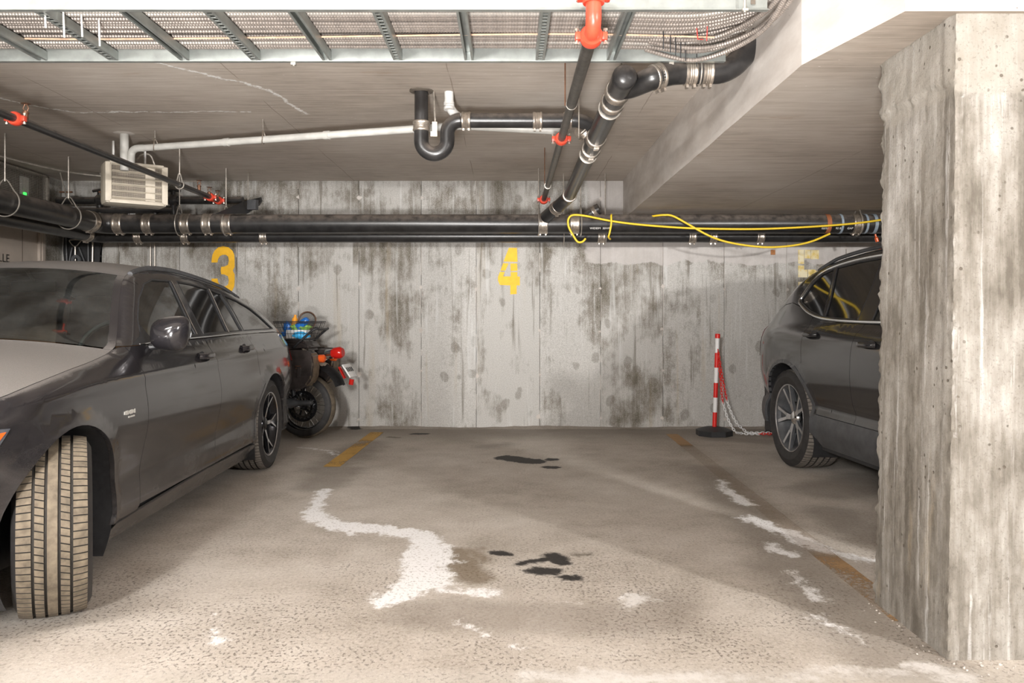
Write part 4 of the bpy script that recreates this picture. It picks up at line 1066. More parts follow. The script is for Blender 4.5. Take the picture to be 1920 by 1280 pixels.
b = NB(); lathe(b, [(-.02, .05), (-.02, .02), (.0, .02), (0, .05)], axis_m(at(144, 487, yt-.07), (0, 1, 0)), 18, True); obj('wheel', b, M['greypl'], t)
b = NB()
for a in (282, 290): tube(b, [at(a, 440, 7.9), at(a, 560, 7.9)], .006, 6)
tag(obj('wall_conduit', b, M['wire']), 'pair of thin vertical conduits on the back wall above the wagon roof', 'conduit')

# ------------------------------------------------------------------ post and chains
def post(x, y, lean, label, pole=True):
    t = empty('barrier_post', (x, y, 0), 0, label, 'post', 'barrier posts')
    b = NB(); oc = []
    for z, r in ((0, .172), (.05, .172), (.075, .10), (.082, .05)): oc.append((z, r))
    lathe(b, oc, Matrix.Rotation(R(22.5), 4, 'Z'), 8); 
    obj('base', b, M['blackpl'], t, True, 20)
    tb = [('redpl', .0), ('whitepl', .16), ('redpl', .31), ('whitepl', .455), ('redpl', .60), ('whitepl', .745), ('redpl', .80)]
    z0 = .075; segs = [('redpl', .148), ('whitepl', .14), ('redpl', .14), ('whitepl', .145), ('redpl', .14), ('whitepl', .145)]
    z = .07
    for m, h in segs:
        b = NB(); tube(b, [(lean*z, 0, z), (lean*(z+h), 0, z+h)], .0205, 20); obj('band', b, M[m], t); z += h
    b = NB(); lathe(b, [(0, .024), (.03, .025), (.043, .022), (.043, .0)], axis_m((lean*(z-.006), 0, z-.006), (lean, 0, 1)), 18); obj('cap', b, M['redpl'], t)
    return t
post(at(1339, 805, 7.5).x, 7.5, .035, 'red and white banded barrier post on a black octagonal base by the wall')
post(at(1470, 805, 7.58).x, 7.58, 0, 'second barrier post half hidden behind the dark SUV rear wheel')
def chain(ctrl, label, cut):
    pts = [Vector(p) for p in smooth_path(ctrl, 14)]
    D = [0]
    for i in range(1, len(pts)): D.append(D[-1]+(pts[i]-pts[i-1]).length)
    n = int(D[-1]/.0265); b = NB(); j = 0
    for k in range(n):
        s = (k+.5)*.0265
        while j < len(D)-2 and D[j+1] < s: j += 1
        c = pts[j].lerp(pts[j+1], (s-D[j])/max(1e-6, D[j+1]-D[j])); d = (pts[j+1]-pts[j]).normalized()
        side = d.cross(Vector((0, 1, 0))).normalized() if k % 2 else d.cross(d.cross(Vector((0, 1, 0)))).normalized()
        l = [c+d*(.0115*math.cos(a)+math.copysign(.006, math.cos(a)))+side*.0095*math.sin(a) for a in [2*PI*q/12+.01 for q in range(12)]]
        red = 1 if (s < cut or s > cut+.62) else 0
        tube(b, l, .0032, 6, closed=True, mi=red)
    tag(obj('plastic_chain', b, [M['whitepl'], M['redpl']]), label, 'chain', 'plastic barrier chains')
yc = 7.42
chain([at(1346, 655, yc), at(1350, 700, yc), at(1355, 750, yc), at(1365, 785, yc-.02), at(1378, 808, yc-.1), at(1390, 812, 7.42), at(1412, 813, 7.42), at(1470, 813, 7.40)], 'left red and white plastic chain hanging from the barrier post', .50)
chain([at(1347, 662, yc+.01), at(1355, 710, yc+.02), at(1365, 757, yc+.02), at(1380, 790, yc), at(1398, 808, yc), at(1412, 811, 7.47), at(1470, 811, 7.47)], 'right red and white plastic chain hanging from the barrier post', .46)

# ------------------------------------------------------------------ wheels
def wheel(parent, cx, cy, cz, Rr, wd, rim, style, out, steer=0, treadm='tread'):
    """out = +1/-1: world x side of the outer face"""
    w_ = empty('wheel', (cx, cy, cz), steer); w_.parent = parent
    Mx = Matrix.Rotation(R(90)*out, 4, 'Y')      # lathe axis -> outward
    # tyre
    b = NB(); h = wd/2
    prof = []; 
    side_in = [(-h+.012, rim), (-h-.004, rim+.02), (-h-.012, (rim+Rr)/2), (-h-.004, Rr-.035), (-h+.010, Rr-.014)]
    for a, r in side_in: prof.append((a, r, 0))
    gr = [-.54, -.19, .19, .54]; tr = []
    tw = h-.004
    xs = [-1, -.86]
    for g_ in gr: xs += [g_-.045, g_-.04, g_+.04, g_+.045]
    xs += [.86, 1]; xs = sorted(xs)
    for x_ in xs:
        ing = any(abs(x_-g_) < .042 for g_ in gr)
        cr = Rr-.010*abs(x_)**4-.001*abs(x_)
        tr.append((x_*tw, cr-(.008 if ing else 0), 2 if ing else 1))
    prof += tr
    for a, r in side_in[::-1]: prof.append((-a, r, 0))
    NP = 78; steps = []
    for k in range(NP):
        base = 2*PI*k/NP; dl = 2*PI/NP
        steps += [(base, 0), (base+dl*.84, 0), (base+dl*.88, 1), (base+dl*.96, 1)]
    rings = []
    for a, r, kind in prof:
        x_ = a/tw; row = []
        sk = 0 if abs(x_) > .56 else (x_*.10)
        if abs(x_) <= .2: cutd = 0
        elif kind == 1: cutd = .006
        else: cutd = 0
        for th_, gflag in steps:
            q = th_+sk; rr = r-(cutd if gflag else 0)
            row.append(b.verts.new(Mx @ Vector((rr*math.cos(q), rr*math.sin(q), a))))
        rings.append((row, kind))
    for i in range(len(rings)-1):
        A, ka = rings[i]; B, kb = rings[i+1]; n = len(A)
        for k in range(n):
            f = b.faces.new((A[k], A[(k+1) % n], B[(k+1) % n], B[k]))
            if ka == 0 or kb == 0: f.material_index = 0
            elif ka == 2 or kb == 2: f.material_index = 2
            else:
                gx = (prof[i][0]+prof[i+1][0])/2/tw
                f.material_index = 2 if (steps[k][1] or steps[(k+1) % n][1]) and abs(gx) > .22 else 1
    obj('tyre', b, [M['rubber'], M[treadm], M['groove']], w_, True, 30)
    # rim barrel
    b = NB(); f = h-.008
    lathe(b, [(-f, rim), (-f, rim-.012), (-f+.03, rim-.03), (f-.05, rim-.035), (f-.012, rim-.016), (f-.004, rim-.006), (f+.002, rim+.002), (f-.006, rim+.006)], Mx, 48, caps=False); 
    lathe(b, [(-.03, .0), (-.03, rim-.03), (-.034, rim-.03), (-.034, 0)], Mx, 32)
    obj('rim', b, M['alloydark'] if style == 'A' else M['greypl'], w_)
    b = NB(); lathe(b, [(f-.001, rim-.007), (f+.004, rim-.003), (f+.0045, rim+.002), (f+.001, rim+.004)], Mx, 64, caps=False); obj('rim_lip', b, M['alloy'], w_)
    # brake disc
    b = NB(); lathe(b, [(-.02, .05), (-.02, .15), (-.008, .15), (-.008, .05)], Mx, 40, True); obj('brake_disc', b, M['alloydark'], w_)
    # spokes
    def spoke(pts, w0, w1, z0, z1, th=.022, m='alloy', nm='spoke'):
        bb = NB(); a0 = Vector(pts[0]); a1 = Vector(pts[1]); d = (a1-a0).normalized(); nn = Vector((-d.y, d.x))
        P8 = []
        for (p, wq, zq) in ((a0, w0, z0), (a1, w1, z1)):
            for s, zo in ((-1, 0), (1, 0), (1.0, -th), (-1.0, -th)):
                P8.append(bb.verts.new(Mx @ Vector((p.x+nn.x*wq*s/2, p.y+nn.y*wq*s/2, zq+zo))))
        for q in ((0,1,2,3),(4,5,6,7),(0,1,5,4),(1,2,6,5),(2,3,7,6),(3,0,4,7)): bb.faces.new([P8[i] for i in q])
        for fc in bb.faces: fc.material_index = 1
        bb.faces.ensure_lookup_table(); bb.faces[2].material_index = 0
        obj(nm, bb, [M[m], M['alloydark'] if style == 'A' else M['greypl']], w_, False)
    zf = f-.006; zh = f-.035
    for k in range(5):
        a = 2*PI*k/5+PI/2
        pol = lambda r, da: (r*math.cos(a+da), r*math.sin(a+da))
        if style == 'A':      # Y-shaped twin spokes
            spoke((pol(.04, .0), pol(.13, .0)), .03, .024, zh, zh+.012)
            spoke((pol(.125, .0), pol(rim-.006, .24)), .018, .010, zh+.012, zf)
            spoke((pol(.125, .0), pol(rim-.006, -.24)), .018, .010, zh+.012, zf)
        else:                 # broad fork of three blades
            spoke((pol(.035, .0), pol(.12, .0)), .034, .05, zh, zh+.01)
            spoke((pol(.11, .13), pol(rim-.006, .23)), .022, .024, zh+.01, zf)
            spoke((pol(.11, -.13), pol(rim-.006, -.23)), .022, .024, zh+.01, zf)
            spoke((pol(.12, .0), pol(rim-.01, .0)), .03, .05, zh-.012, zf-.022, m='greypl')
    b = NB(); lathe(b, [(zh-.03, .06), (zh-.004, .055), (zh+.006, .045), (zh+.012, .03), (zh+.012, 0)], Mx, 24); obj('hub_cap', b, M['chrome'] if style == 'B' else M['alloydark'], w_)
    return w_

# ------------------------------------------------------------------ cars: panels cut from one body surface
def offset_poly(P, d):
    n = len(P); A = sum(P[i][0]*P[(i+1) % n][1]-P[(i+1) % n][0]*P[i][1] for i in range(n))
    s = 1 if A > 0 else -1; out = []
    for i in range(n):
        p0 = Vector(P[i-1]); p1 = Vector(P[i]); p2 = Vector(P[(i+1) % n])
        d1 = (p1-p0); d2 = (p2-p1)
        if d1.length < 1e-6 or d2.length < 1e-6: out.append(tuple(p1)); continue
        d1.normalize(); d2.normalize(); n1 = Vector((-d1.y, d1.x))*s; n2 = Vector((-d2.y, d2.x))*s
        m = (n1+n2)
        if m.length < .2: m = n1
        m.normalize(); k = d/max(.4, m.dot(n1)); out.append((p1.x+m.x*k, p1.y+m.y*k))
    return out
def dense(P, st=.035):
    out = []; n = len(P)
    for i in range(n):
        a = Vector(P[i]); c = Vector(P[(i+1) % n]); k = max(1, int((c-a).length/st))
        for j in range(k): out.append(tuple(a.lerp(c, j/k)))
    return out
def sheet(outline, fn, holes=(), gap=.002, step=.03, thick=.018, inward=None):
    """fill a plane outline, slice it into a fine grid, lift it with fn(u, v) -> Vector, give it an edge"""
    bm = NB(); es = []
    for P in [dense(offset_poly(outline, gap) if gap else outline)]+[dense(h) for h in holes]:
        vs = [bm.verts.new((p[0], p[1], 0)) for p in P]
        es += [bm.edges.new((vs[i], vs[(i+1) % len(vs)])) for i in range(len(vs))]
    bmesh.ops.triangle_fill(bm, use_beauty=True, use_dissolve=False, edges=es)
    for ax in (0, 1):
        lo = min(v.co[ax] for v in bm.verts); hi = max(v.co[ax] for v in bm.verts)
        k = math.ceil(lo/step)
        while k*step < hi:
            no = Vector((1, 0, 0)) if ax == 0 else Vector((0, 1, 0)); co = no*k*step
            bmesh.ops.bisect_plane(bm, geom=bm.verts[:]+bm.edges[:]+bm.faces[:], plane_co=co, plane_no=no); k += 1
    uv = {v: (v.co.x, v.co.y) for v in bm.verts}
    cn = bm.verts.layers.float_vector.new('cn'); e = .004
    uv = {v: (v.co.x, v.co.y) for v in bm.verts}
    for v, (a, c) in uv.items():
        n_ = (fn(a+e, c)-fn(a-e, c)).cross(fn(a, c+e)-fn(a, c-e)); v.co = fn(a, c)
        if n_.length > 1e-12: n_.normalize()
        else: n_ = -inward(v.co)
        if n_.dot(inward(v.co)) > 0: n_ = -n_
        v[cn] = n_
    if thick:
        be = [e for e in bm.edges if len(e.link_faces) == 1]
        r = bmesh.ops.extrude_edge_only(bm, edges=be)
        for v in [g_ for g_ in r['geom'] if isinstance(g_, bmesh.types.BMVert)]:
            v.co += inward(v.co)*thick
    return bm
def circ(cx, cz, r, a0, a1, n=22): return [(cx+r*math.cos(a0+(a1-a0)*i/n), cz+r*math.sin(a0+(a1-a0)*i/n)) for i in range(n+1)]

def make_car(S):
    L, HW = S['L'], S['HW']; zt = lambda u: interp(S['zt'], u)
    AX = S['axles']; AR = S['arch']; WR = S['R']
    root = empty(S['name'], S['loc'], S['rot'], S['label'], 'car')
    def lean(u, z):
        f = max(0, 1-u/.55); f = f*f; zz = max(0, z-.52)
        d = f*(zz*.55+max(0, .3-z)*.25)
        g_ = max(0, 1-(L-u)/.9); g_ = g_*g_; z2 = max(0, z-S['rl'][0])
        return d-g_*z2*S['rl'][1]
    def halfw(u, z):
        P = HW
        if u < .85: P -= S['nose']*((.85-u)/.85)**2.6
        if u > L-.75: P -= S['tail']*((u-(L-.75))/.75)**2.6
        gh = max(0., min(1., (z-S['belt'])/(S['roof']-S['belt'])))
        off = interp(S['prof'], min(z, S['belt']))
        x = P+off
        if z > S['belt']: x -= S['tumble']*gh**.92+.02*gh*max(0, (u-3.0))*.6
        z1 = zt(u); r = S['roll']
        if z > z1-r:
            t_ = min(1, (z-(z1-r))/r); x -= S['rollx']*(1-math.sqrt(max(0, 1-t_*t_)))
        for ax in AX:
            d = math.hypot(u-ax, z-WR)
            if d < AR+.07 and z > .2: x += .014*max(0, 1-abs(d-AR)/.07)
        if S.get('crease'):
            c0 = S['crease']; zc = c0(u); x += .010*math.exp(-((z-zc)/.03)**2)
        return x
    def side(sg):
        return lambda u, z: Vector((sg*halfw(u, z), u+lean(u, z), z))
    def top(u, x):   # x lateral
        z0 = zt(u); xe = halfw(u, z0); q = min(1, abs(x)/max(.05, xe))
        z = z0+interp(S['crown'], u)*(1-q**2.2)
        return Vector((x, u+lean(u, z0), z))
    topf = lambda x, u: top(u, x)
    paint, blk = M[S['paint']], M['blackpl']
    for sg in (-1, 1):
        inw = lambda co, sg=sg: Vector((-sg, 0, 0))
        for nm, poly, m in S['panels']:
            th_ = .02
            o = obj(nm, sheet(poly, side(sg), thick=th_, inward=inw), M[m], root, True, 50)
        # greenhouse frame with window openings
        ws = [w_[1] for w_ in S['windows']]
        o = obj('window_frame', sheet(S['house'], side(sg), holes=ws, gap=.001, thick=.03, inward=inw), paint, root, True, 50)
        for nm, poly, m in S['windows']:
            fn = side(sg)
            f2 = lambda u, z, fn=fn, sg=sg: fn(u, z)+Vector((-sg*.008, 0, 0))
            P2 = offset_poly(poly, -.006)
            obj(nm, sheet(P2, f2, gap=0, thick=0, inward=inw), M[m], root, True, 60)
            # rubber surround
            bb = NB(); tube(bb, [fn(a, c)+Vector((-sg*.003, 0, 0)) for a, c in dense(poly, .04)], .0055, 6, closed=True); obj('window_seal', bb, M['blackpl'], root)
        if S.get('chromeline'):
            for ln in S['chromeline']:
                bb = NB(); fn = side(sg); pts = smooth_path([Vector((a, c, 0)) for a, c in ln], 6)
                tube(bb, [fn(p.x, p.y)+Vector((sg*.002, 0, 0)) for p in pts], S.get('chromer', .006), 6); obj('window_trim', bb, M['chrome'], root)
        # roof rail
        bb = NB(); fn = side(sg); pts = []
        for i in range(28):
            u = S['rail'][0]+(S['rail'][1]-S['rail'][0])*i/27; e = min(i, 27-i)/4; hgt = S['railh']*min(1, e)+.004
            p = fn(u, zt(u)-.006); pts.append(p+Vector((-sg*.012, 0, hgt)))
        tube(bb, pts, .014, 8)
        obj('roof_rail', bb, M['greypl'], root)
        # wheel wells and wheels
        for k, ax in enumerate(AX):
            bb = NB(); n = 48; A_ = circ(ax, WR, AR+.003, R(-35), R(215), n)
            va = [bb.verts.new((sg*(halfw(a, max(c, .25))-.014), a, c)) for a, c in A_]; vb = [bb.verts.new((sg*(HW-.36), a, c)) for a, c in A_]
            for i in range(n): bb.faces.new((va[i], va[i+1], vb[i+1], vb[i]))
            bb.faces.new(vb); obj('wheel_well', bb, M['blackpl'], root)
            wd = S['tw']; off = S['wheelin']
            wheel(root, sg*(HW-off-wd/2+(S.get('front_out', 0) if k == 0 else 0)), ax, WR, WR, wd, S['rim'], S['style'], sg, S['steer'] if k == 0 else 0, S['treadm'][k])
    # dark inner body, with room for the wheels
    bb = NB(); w2 = HW-.37
    box(bb, (0, L/2, .45), (2*w2, L-.5, .55))
    for (u0, u1) in ((AX[0]+AR+.03, AX[1]-AR-.03), (.35, AX[0]-AR-.03), (AX[1]+AR+.03, L-.35)):
        if u1 > u0+.05:
            for s_ in (-1, 1): box(bb, (s_*(w2+.14), (u0+u1)/2, .45), (.30, u1-u0, .5))
    for s_ in (-1, 1):
        box(bb, (s_*(w2+.1), (AX[0]+.0), S['belt']-.16), (.2, AR*2+.1, .06))
    obj('underbody', bb, M['blackpl'], root, False)
    # top surfaces
    down = lambda co: Vector((0, 0, -1))
    def topsheet(nm, u0, u1, m, gap=.002, inset0=None, thick=.015, prof=None, hs=0.0, st=.035):
        n = 14; e = [u0+(u1-u0)*i/n for i in range(n+1)]
        Rg = [(halfw(u, zt(u))-.0-hs, u) for u in e]; Lf = [(-x, u) for x, u in Rg[::-1]]
        return obj(nm, sheet(Rg+Lf, topf, gap=gap, step=st, thick=thick, inward=down), M[m], root, True, 50)
    topsheet('hood', S['hood'][0], S['hood'][1], S['paint'])
    topsheet('windscreen', S['hood'][1]+.01, S['ws'], 'windscreen', thick=0, hs=.035)
    # pillar fillers beside the windscreen
    topsheet('roof', S['ws'], S['roofend'], S['paint'])
    topsheet('rear_glass', S['roofend']+.01, S['rgend'], 'glassblack')
    for sg in (-1, 1):
        e = [S['hood'][1]+(S['ws']-S['hood'][1])*i/14 for i in range(15)]
        P = [(sg*(halfw(u, zt(u))), u) for u in e]+[(sg*(halfw(u, zt(u))-.04), u) for u in e[::-1]]
        obj('pillar_trim', sheet(P, topf, gap=0, step=.08, thick=.015, inward=down), paint, root, True, 50)
    # tailgate
    n = 10; u0 = S['rgend']
    P = [(HWx, z) for HWx, z in [(.8*HW, .45), (.86*HW, .75), (halfw(L-.1, zt(L-.02))-.05, zt(L-.02)-.01)]]
    def rear(x, z): 
        q = abs(x)/HW; return Vector((x, L-.03-.12*q**3+lean(L, z), z))
    P = P+[(-a, c) for a, c in P[::-1]]
    obj('tailgate', sheet(P, rear, gap=.002, step=.08, thick=.02, inward=lambda co: Vector((0, -1, 0))), paint, root, True, 50)
    P = [(.74*HW, .24), (.78*HW, .45)]; P = P+[(-a, c) for a, c in P[::-1]]
    obj('rear_bumper', sheet(P, lambda x, z: rear(x, z)+Vector((0, .0, 0)), gap=.001, step=.08, thick=.04, inward=lambda co: Vector((0, -1, 0))), M['greypl'], root, True, 50)
    # nose: grille, bumper face
    xw = halfw(.0, .5)
    def nosef(x, z):
        q = abs(x)/xw; return Vector((x, .0-.07*(1-q**2.4)+lean(0, z), z))
    zn = zt(0.0)
    P = [(xw, .2), (xw, zn-.02), (-xw, zn-.02), (-xw, .2)]
    G1 = [(.36, .38), (.42, .60), (-.42, .60), (-.36, .38)]; G2 = [(.6*1, .22), (.62, .33), (-.62, .33), (-.6, .22)]
    obj('front_bumper', sheet(P, nosef, holes=[G1, G2], gap=0, step=.07, thick=.04, inward=lambda co: Vector((0, 1, 0))), paint, root, True, 50)
    bb = NB(); box(bb, (0, .10, .42), (1.1, .04, .5)); obj('grille_back', bb, M['gapdark'], root, False)
    for zz in (.42, .46, .50, .54, .57):
        bb = NB(); tube(bb, [nosef(x, zz)+Vector((0, .02, 0)) for x in [-.38+.76*i/12 for i in range(13)]], .006, 6); obj('grille_bar', bb, M['chrome'], root)
    bb = NB(); lathe(bb, [(0, .07), (.01, .07), (.014, .06), (.014, 0)], axis_m(nosef(0, .5), (0, -1, 0)), 24); obj('badge', bb, M['chrome'], root)
    # interior
    bz = S['belt']
    bb = NB(); box(bb, (0, (S['hood'][1]+S['roofend'])/2, .5), (2*HW-.3, S['roofend']-S['hood'][1]-.2, .1)); obj('cabin_floor', bb, M['seatgrey'], root, False)
    bb = NB(); d0 = S['hood'][1]+.12
    prism(bb, [(0, .5), (0, bz-.05), (.3, bz-.03), (.52, bz-.07), (.6, bz-.2), (.55, .55)], 2*HW-.34, Matrix.Translation((-(HW-.17), d0, 0)) @ Matrix.Rotation(R(90), 4, 'X') @ Matrix.Rotation(R(90), 4, 'Y'))
    bmesh.ops.bevel(bb, geom=list(bb.edges), offset=.02, segments=2, affect='EDGES'); obj('dashboard', bb, M['dash'], root)
    bb = NB(); c = Vector((.37, d0+.72, bz-.06)); tube(bb, [c+Vector((.18*math.cos(a), .08*math.sin(a), .17*math.sin(a))) for a in [2*PI*i/24 for i in range(24)]], .014, 8, closed=True)
    tube(bb, [c-Vector((.17, 0, 0)), c+Vector((.17, 0, 0))], .014, 8); tube(bb, [c, c+Vector((0, -.3, -.05))], .03, 8); obj('steering_wheel', bb, M['blackpl'], root)
    for nm, ys_, xs_ in (('seat', d0+1.15, (-.37, .37)), ('rear_seat', d0+2.0, (-.42, 0, .42))):
        for x in xs_:
            bb = NB(); box(bb, (x, ys_-.2, .62), (.46, .5, .2), bev=.05); box(bb, (x, ys_+.06, .95 if nm == 'seat' else .9), (.44, .14, .62 if nm == 'seat' else .52), Matrix.Rotation(R(-14), 3, 'X'), bev=.05)
            so = obj(nm, bb, M[S['seat']], root)
            bb = NB(); box(bb, (x, ys_+.14, bz+.27 if nm == 'seat' else bz+.2), (.27, .1, .18), bev=.04)
            tube(bb, [(x-.06, ys_+.13, bz+.22), (x-.06, ys_+.1, bz+.05)], .007, 6); tube(bb, [(x+.06, ys_+.13, bz+.22), (x+.06, ys_+.1, bz+.05)], .007, 6)
            obj('headrest', bb, M[S['seat']], so)
    bb = NB(); box(bb, (0, S['ws']+.16, S['roof']-.10), (.24, .03, .06), bev=.012); tube(bb, [(0, S['ws']+.15, S['roof']-.07), (0, S['ws']+.08, S['roof']-.01)], .01, 6); obj('rear_view_mirror', bb, M['blackpl'], root)
    for sg in (-1, 1):    # door mirrors
        mu, mz = S['mirror']; fn = side(sg); base = fn(mu, mz)
        bb = NB(); c = base+Vector((sg*.105, -.01, .055)); Mm = Matrix.Translation(c) @ Matrix.Rotation(sg*R(-8), 4, 'Z')
        ax_, ay_, az_ = .094, .085, .084
        bmesh.ops.create_uvsphere(bb, u_segments=28, v_segments=18, radius=1)
        for v in bb.verts:
            x, y, z = v.co
            k = (abs(x)**3.2+abs(z)**3.2)**(1/3.2); r0 = math.hypot(x, z)
            if k > 1e-5: x, z = x*r0/k, z*r0/k
            if y > .25: y = .25
            x += .10*z*sg
            v.co = Mm @ Vector((x*ax_*(1+.05*z), y*ay_, z*az_*(1+.12*sg*x)))
        mo = obj('door_mirror', bb, paint, root, True, 50)
        bb = NB(); prism(bb, [(sg*.095*math.cos(a)*1.0, .058*math.sin(a)) for a in [2*PI*i/20 for i in range(20)]], .004, Matrix.Translation(c+Vector((0, .0225, 0))) @ Matrix.Rotation(R(-90), 4, 'X')); obj('mirror_glass', bb, M['chrome'], mo)
        bb = NB(); P0 = base+Vector((-sg*.01, .02, -.01)); tube(bb, smooth_path([P0, P0+Vector((sg*.05, .0, .005)), P0+Vector((sg*.13, 0, .03))], 5), [.035]*3+[.028]*4+[.026]*4, 10)
        for v in bb.verts: v.co.z = P0.z+(v.co.z-P0.z)*.55
        obj('mirror_arm', bb, blk, mo)
        sp = S.get('sail')
        if sp: obj('mirror_sail', sheet(sp, lambda u, z, fn=fn, sg=sg: fn(u, z)+Vector((sg*.004, 0, 0)), gap=0, thick=.02, inward=lambda co, sg=sg: Vector((-sg, 0, 0))), blk, mo)
        for hu, hz_ in S['handles']:
            p = fn(hu, hz_)
            bb = NB(); lathe(bb, [(-.004, .0), (-.003, .034), (.0012, .036), (.0012, .0)], Matrix.Translation(p+Vector((-sg*.0, -.035, 0))) @ Matrix.Rotation(R(90)*sg, 4, 'Y') @ Matrix.Diagonal((.8, 1.35, 1, 1)), 24)
            hs_ = obj('handle_recess', bb, M['blackpl'], root)
            bb = NB(); tube(bb, smooth_path([p+Vector((sg*.004, -.085, 0)), p+Vector((sg*.03, -.06, 0)), p+Vector((sg*.036, 0, 0)), p+Vector((sg*.034, .06, 0)), p+Vector((sg*.006, .09, 0))], 5), .0125, 10)
            for v in bb.verts: v.co.z = p.z+(v.co.z-p.z)*1.35
            obj('door_handle', bb, paint, root)
        hl = S['headlamp']
        obj('headlamp', sheet(hl, lambda u, z, fn=fn, sg=sg: fn(u, z)+Vector((sg*.003, 0, 0)), gap=.001, thick=.03, inward=lambda co, sg=sg: Vector((-sg, 0, 0))), M['lens'], root, True, 60)
        if S.get('marker'): obj('side_marker', sheet(S['marker'], lambda u, z, fn=fn, sg=sg: fn(u, z)+Vector((sg*.007, 0, 0)), gap=0, thick=.01, inward=lambda co, sg=sg: Vector((-sg, 0, 0))), M['orange'], root, True, 60)
        obj('tail_lamp', sheet(S['taillamp'], lambda u, z, fn=fn, sg=sg: fn(u, z)+Vector((sg*.010, 0, 0)), gap=0, thick=.02, inward=lambda co, sg=sg: Vector((-sg, 0, 0))), M['darklens'], root, True, 60)
    return root, side, zt, halfw, topf

# ---- the wagon
aF, aR, AR, WR = .79, 3.63, .372, .333
arcF = circ(aF, WR, AR, R(180+14), R(-18), 24); arcR = circ(aR, WR, AR, R(180+18), R(-14), 24)
ztA = [(0, .66), (.12, .73), (.3, .80), (.6, .865), (.9, .905), (1.2, .94), (1.40, .978), (1.55, 1.06), (1.75, 1.20), (1.95, 1.325), (2.15, 1.375), (2.6, 1.395), (3.0, 1.375), (3.5, 1.325), (3.8, 1.265), (4.05, 1.19), (4.3, 1.075), (4.5, .965), (4.6, .90), (4.7, .80)]
ZA = lambda u: interp(ztA, u)
belt = lambda u: .985+.018*min(1, (u-1.4)/1.6)
fd0, fd1, rd1 = 1.42, 2.47, 3.30
topl = lambda u0, u1, f, n=8: [(u0+(u1-u0)*i/n, f(u0+(u1-u0)*i/n)) for i in range(n+1)]
arR_front = [p for p in circ(aR, WR, AR, R(180+18), R(125), 10)]
panelsA = [
 ('fender', [(.40, .60)]+topl(.18, 1.40, ZA, 12)[0:0]+[(.30, .66), (.24, ZA(.24))]+topl(.3, 1.38, ZA, 12)+[(fd0+.028, .986), (fd0+.03, .8), (fd0+.02, .6), (fd0+.003, .3), (fd0+.002, .258), (fd0-.01, .235), (1.15, .235)]+circ(aF, WR, AR, R(-16), R(158), 24)+[], 'paintA' if True else ''),
 ('front_door', [(fd0+.0, .26), (fd0+.02, .6), (fd0+.03, .8), (fd0+.03, .985)]+topl(fd0+.1, fd1-.02, belt, 8)+[(fd1, .9), (fd1, .7), (fd1-.01, .4), (fd1-.02, .26)], 'paintA'),
 ('rear_door', [(fd1-.02, .26), (fd1-.01, .4), (fd1, .7), (fd1, .9), (fd1-.02, belt(fd1))]+topl(fd1+.05, rd1, belt, 8)+[(rd1+.01, .86), (rd1-.0, .72)]+[p for p in circ(aR, WR, AR+.03, R(125), R(175), 8)]+[(aR-AR-.05, .26)], 'paintA'),
 ('quarter_panel', [(rd1+.01, .86), (rd1, belt(rd1))]+[(3.6, 1.005), (4.0, 1.005), (4.3, .99), (4.46, .955)]+[(4.6, .885), (4.68, .80), (4.69, .62), (4.3, .6), (4.05, .5)]+circ(aR, WR, AR, R(24), R(125), 14)+[(rd1, .70)], 'paintA'),
 ('rear_quarter_lip', circ(aR, WR, AR, R(125), R(194), 12)+[(aR-AR-.04, .245)]+circ(aR, WR, AR+.028, R(178), R(125), 10), 'paintA'),
 ('rear_bumper_side', [(4.05, .5), (4.3, .6), (4.69, .62), (4.66, .22), (4.05, .24)]+circ(aR, WR, AR, R(-14), R(22), 6), 'paintA'),
 ('front_bumper_side', [(.0, .2), (.0, .60), (.28, .60), (.38, .60)]+circ(aF, WR, AR, R(148), R(200), 9)+[(.43, .2)], 'paintA'),
 ('sill', [(1.13, .145), (3.28, .145), (3.26, .24), (2.3, .252), (1.42, .23), (1.15, .22)], 'paintA'),
]
houseA = [(1.44, .987), (1.46, ZA(1.46)-.004)]+topl(1.5, 4.44, lambda u: ZA(u)-.001, 40)+[(4.44, .962), (4.3, .992), (4.0, 1.007), (3.6, 1.007)]+[(u, belt(u)+.002) for u in (3.3, 3.0, 2.6, 2.2, 1.8)]
winA = [
 ('front_door_glass', [(1.62, 1.012), (2.36, 1.02), (2.40, 1.16), (2.45, 1.335), (2.2, 1.332), (2.05, 1.30), (1.88, 1.22), (1.72, 1.11)], 'sideglass'),
 ('rear_door_glass', [(2.49, 1.022), (2.94, 1.026), (3.0, 1.17), (3.05, 1.31), (2.8, 1.33), (2.56, 1.338), (2.52, 1.16)], 'glassblack'),
 ('rear_door_quarter_glass', [(2.97, 1.026), (3.26, 1.028), (3.28, 1.15), (3.27, 1.282), (3.09, 1.305), (3.04, 1.17)], 'glassblack'),
 ('rear_quarter_glass', [(3.30, 1.028), (4.08, 1.03), (3.93, 1.125), (3.78, 1.19), (3.55, 1.245), (3.32, 1.278), (3.33, 1.15)], 'glassblack'),
]
profA = [(.14, -.085), (.2, -.055), (.26, -.03), (.34, -.03), (.42, -.034), (.52, -.018), (.62, 0), (.70, 0), (.78, -.012), (.86, -.03), (.93, -.06), (.985, -.085), (1.4, -.085)]
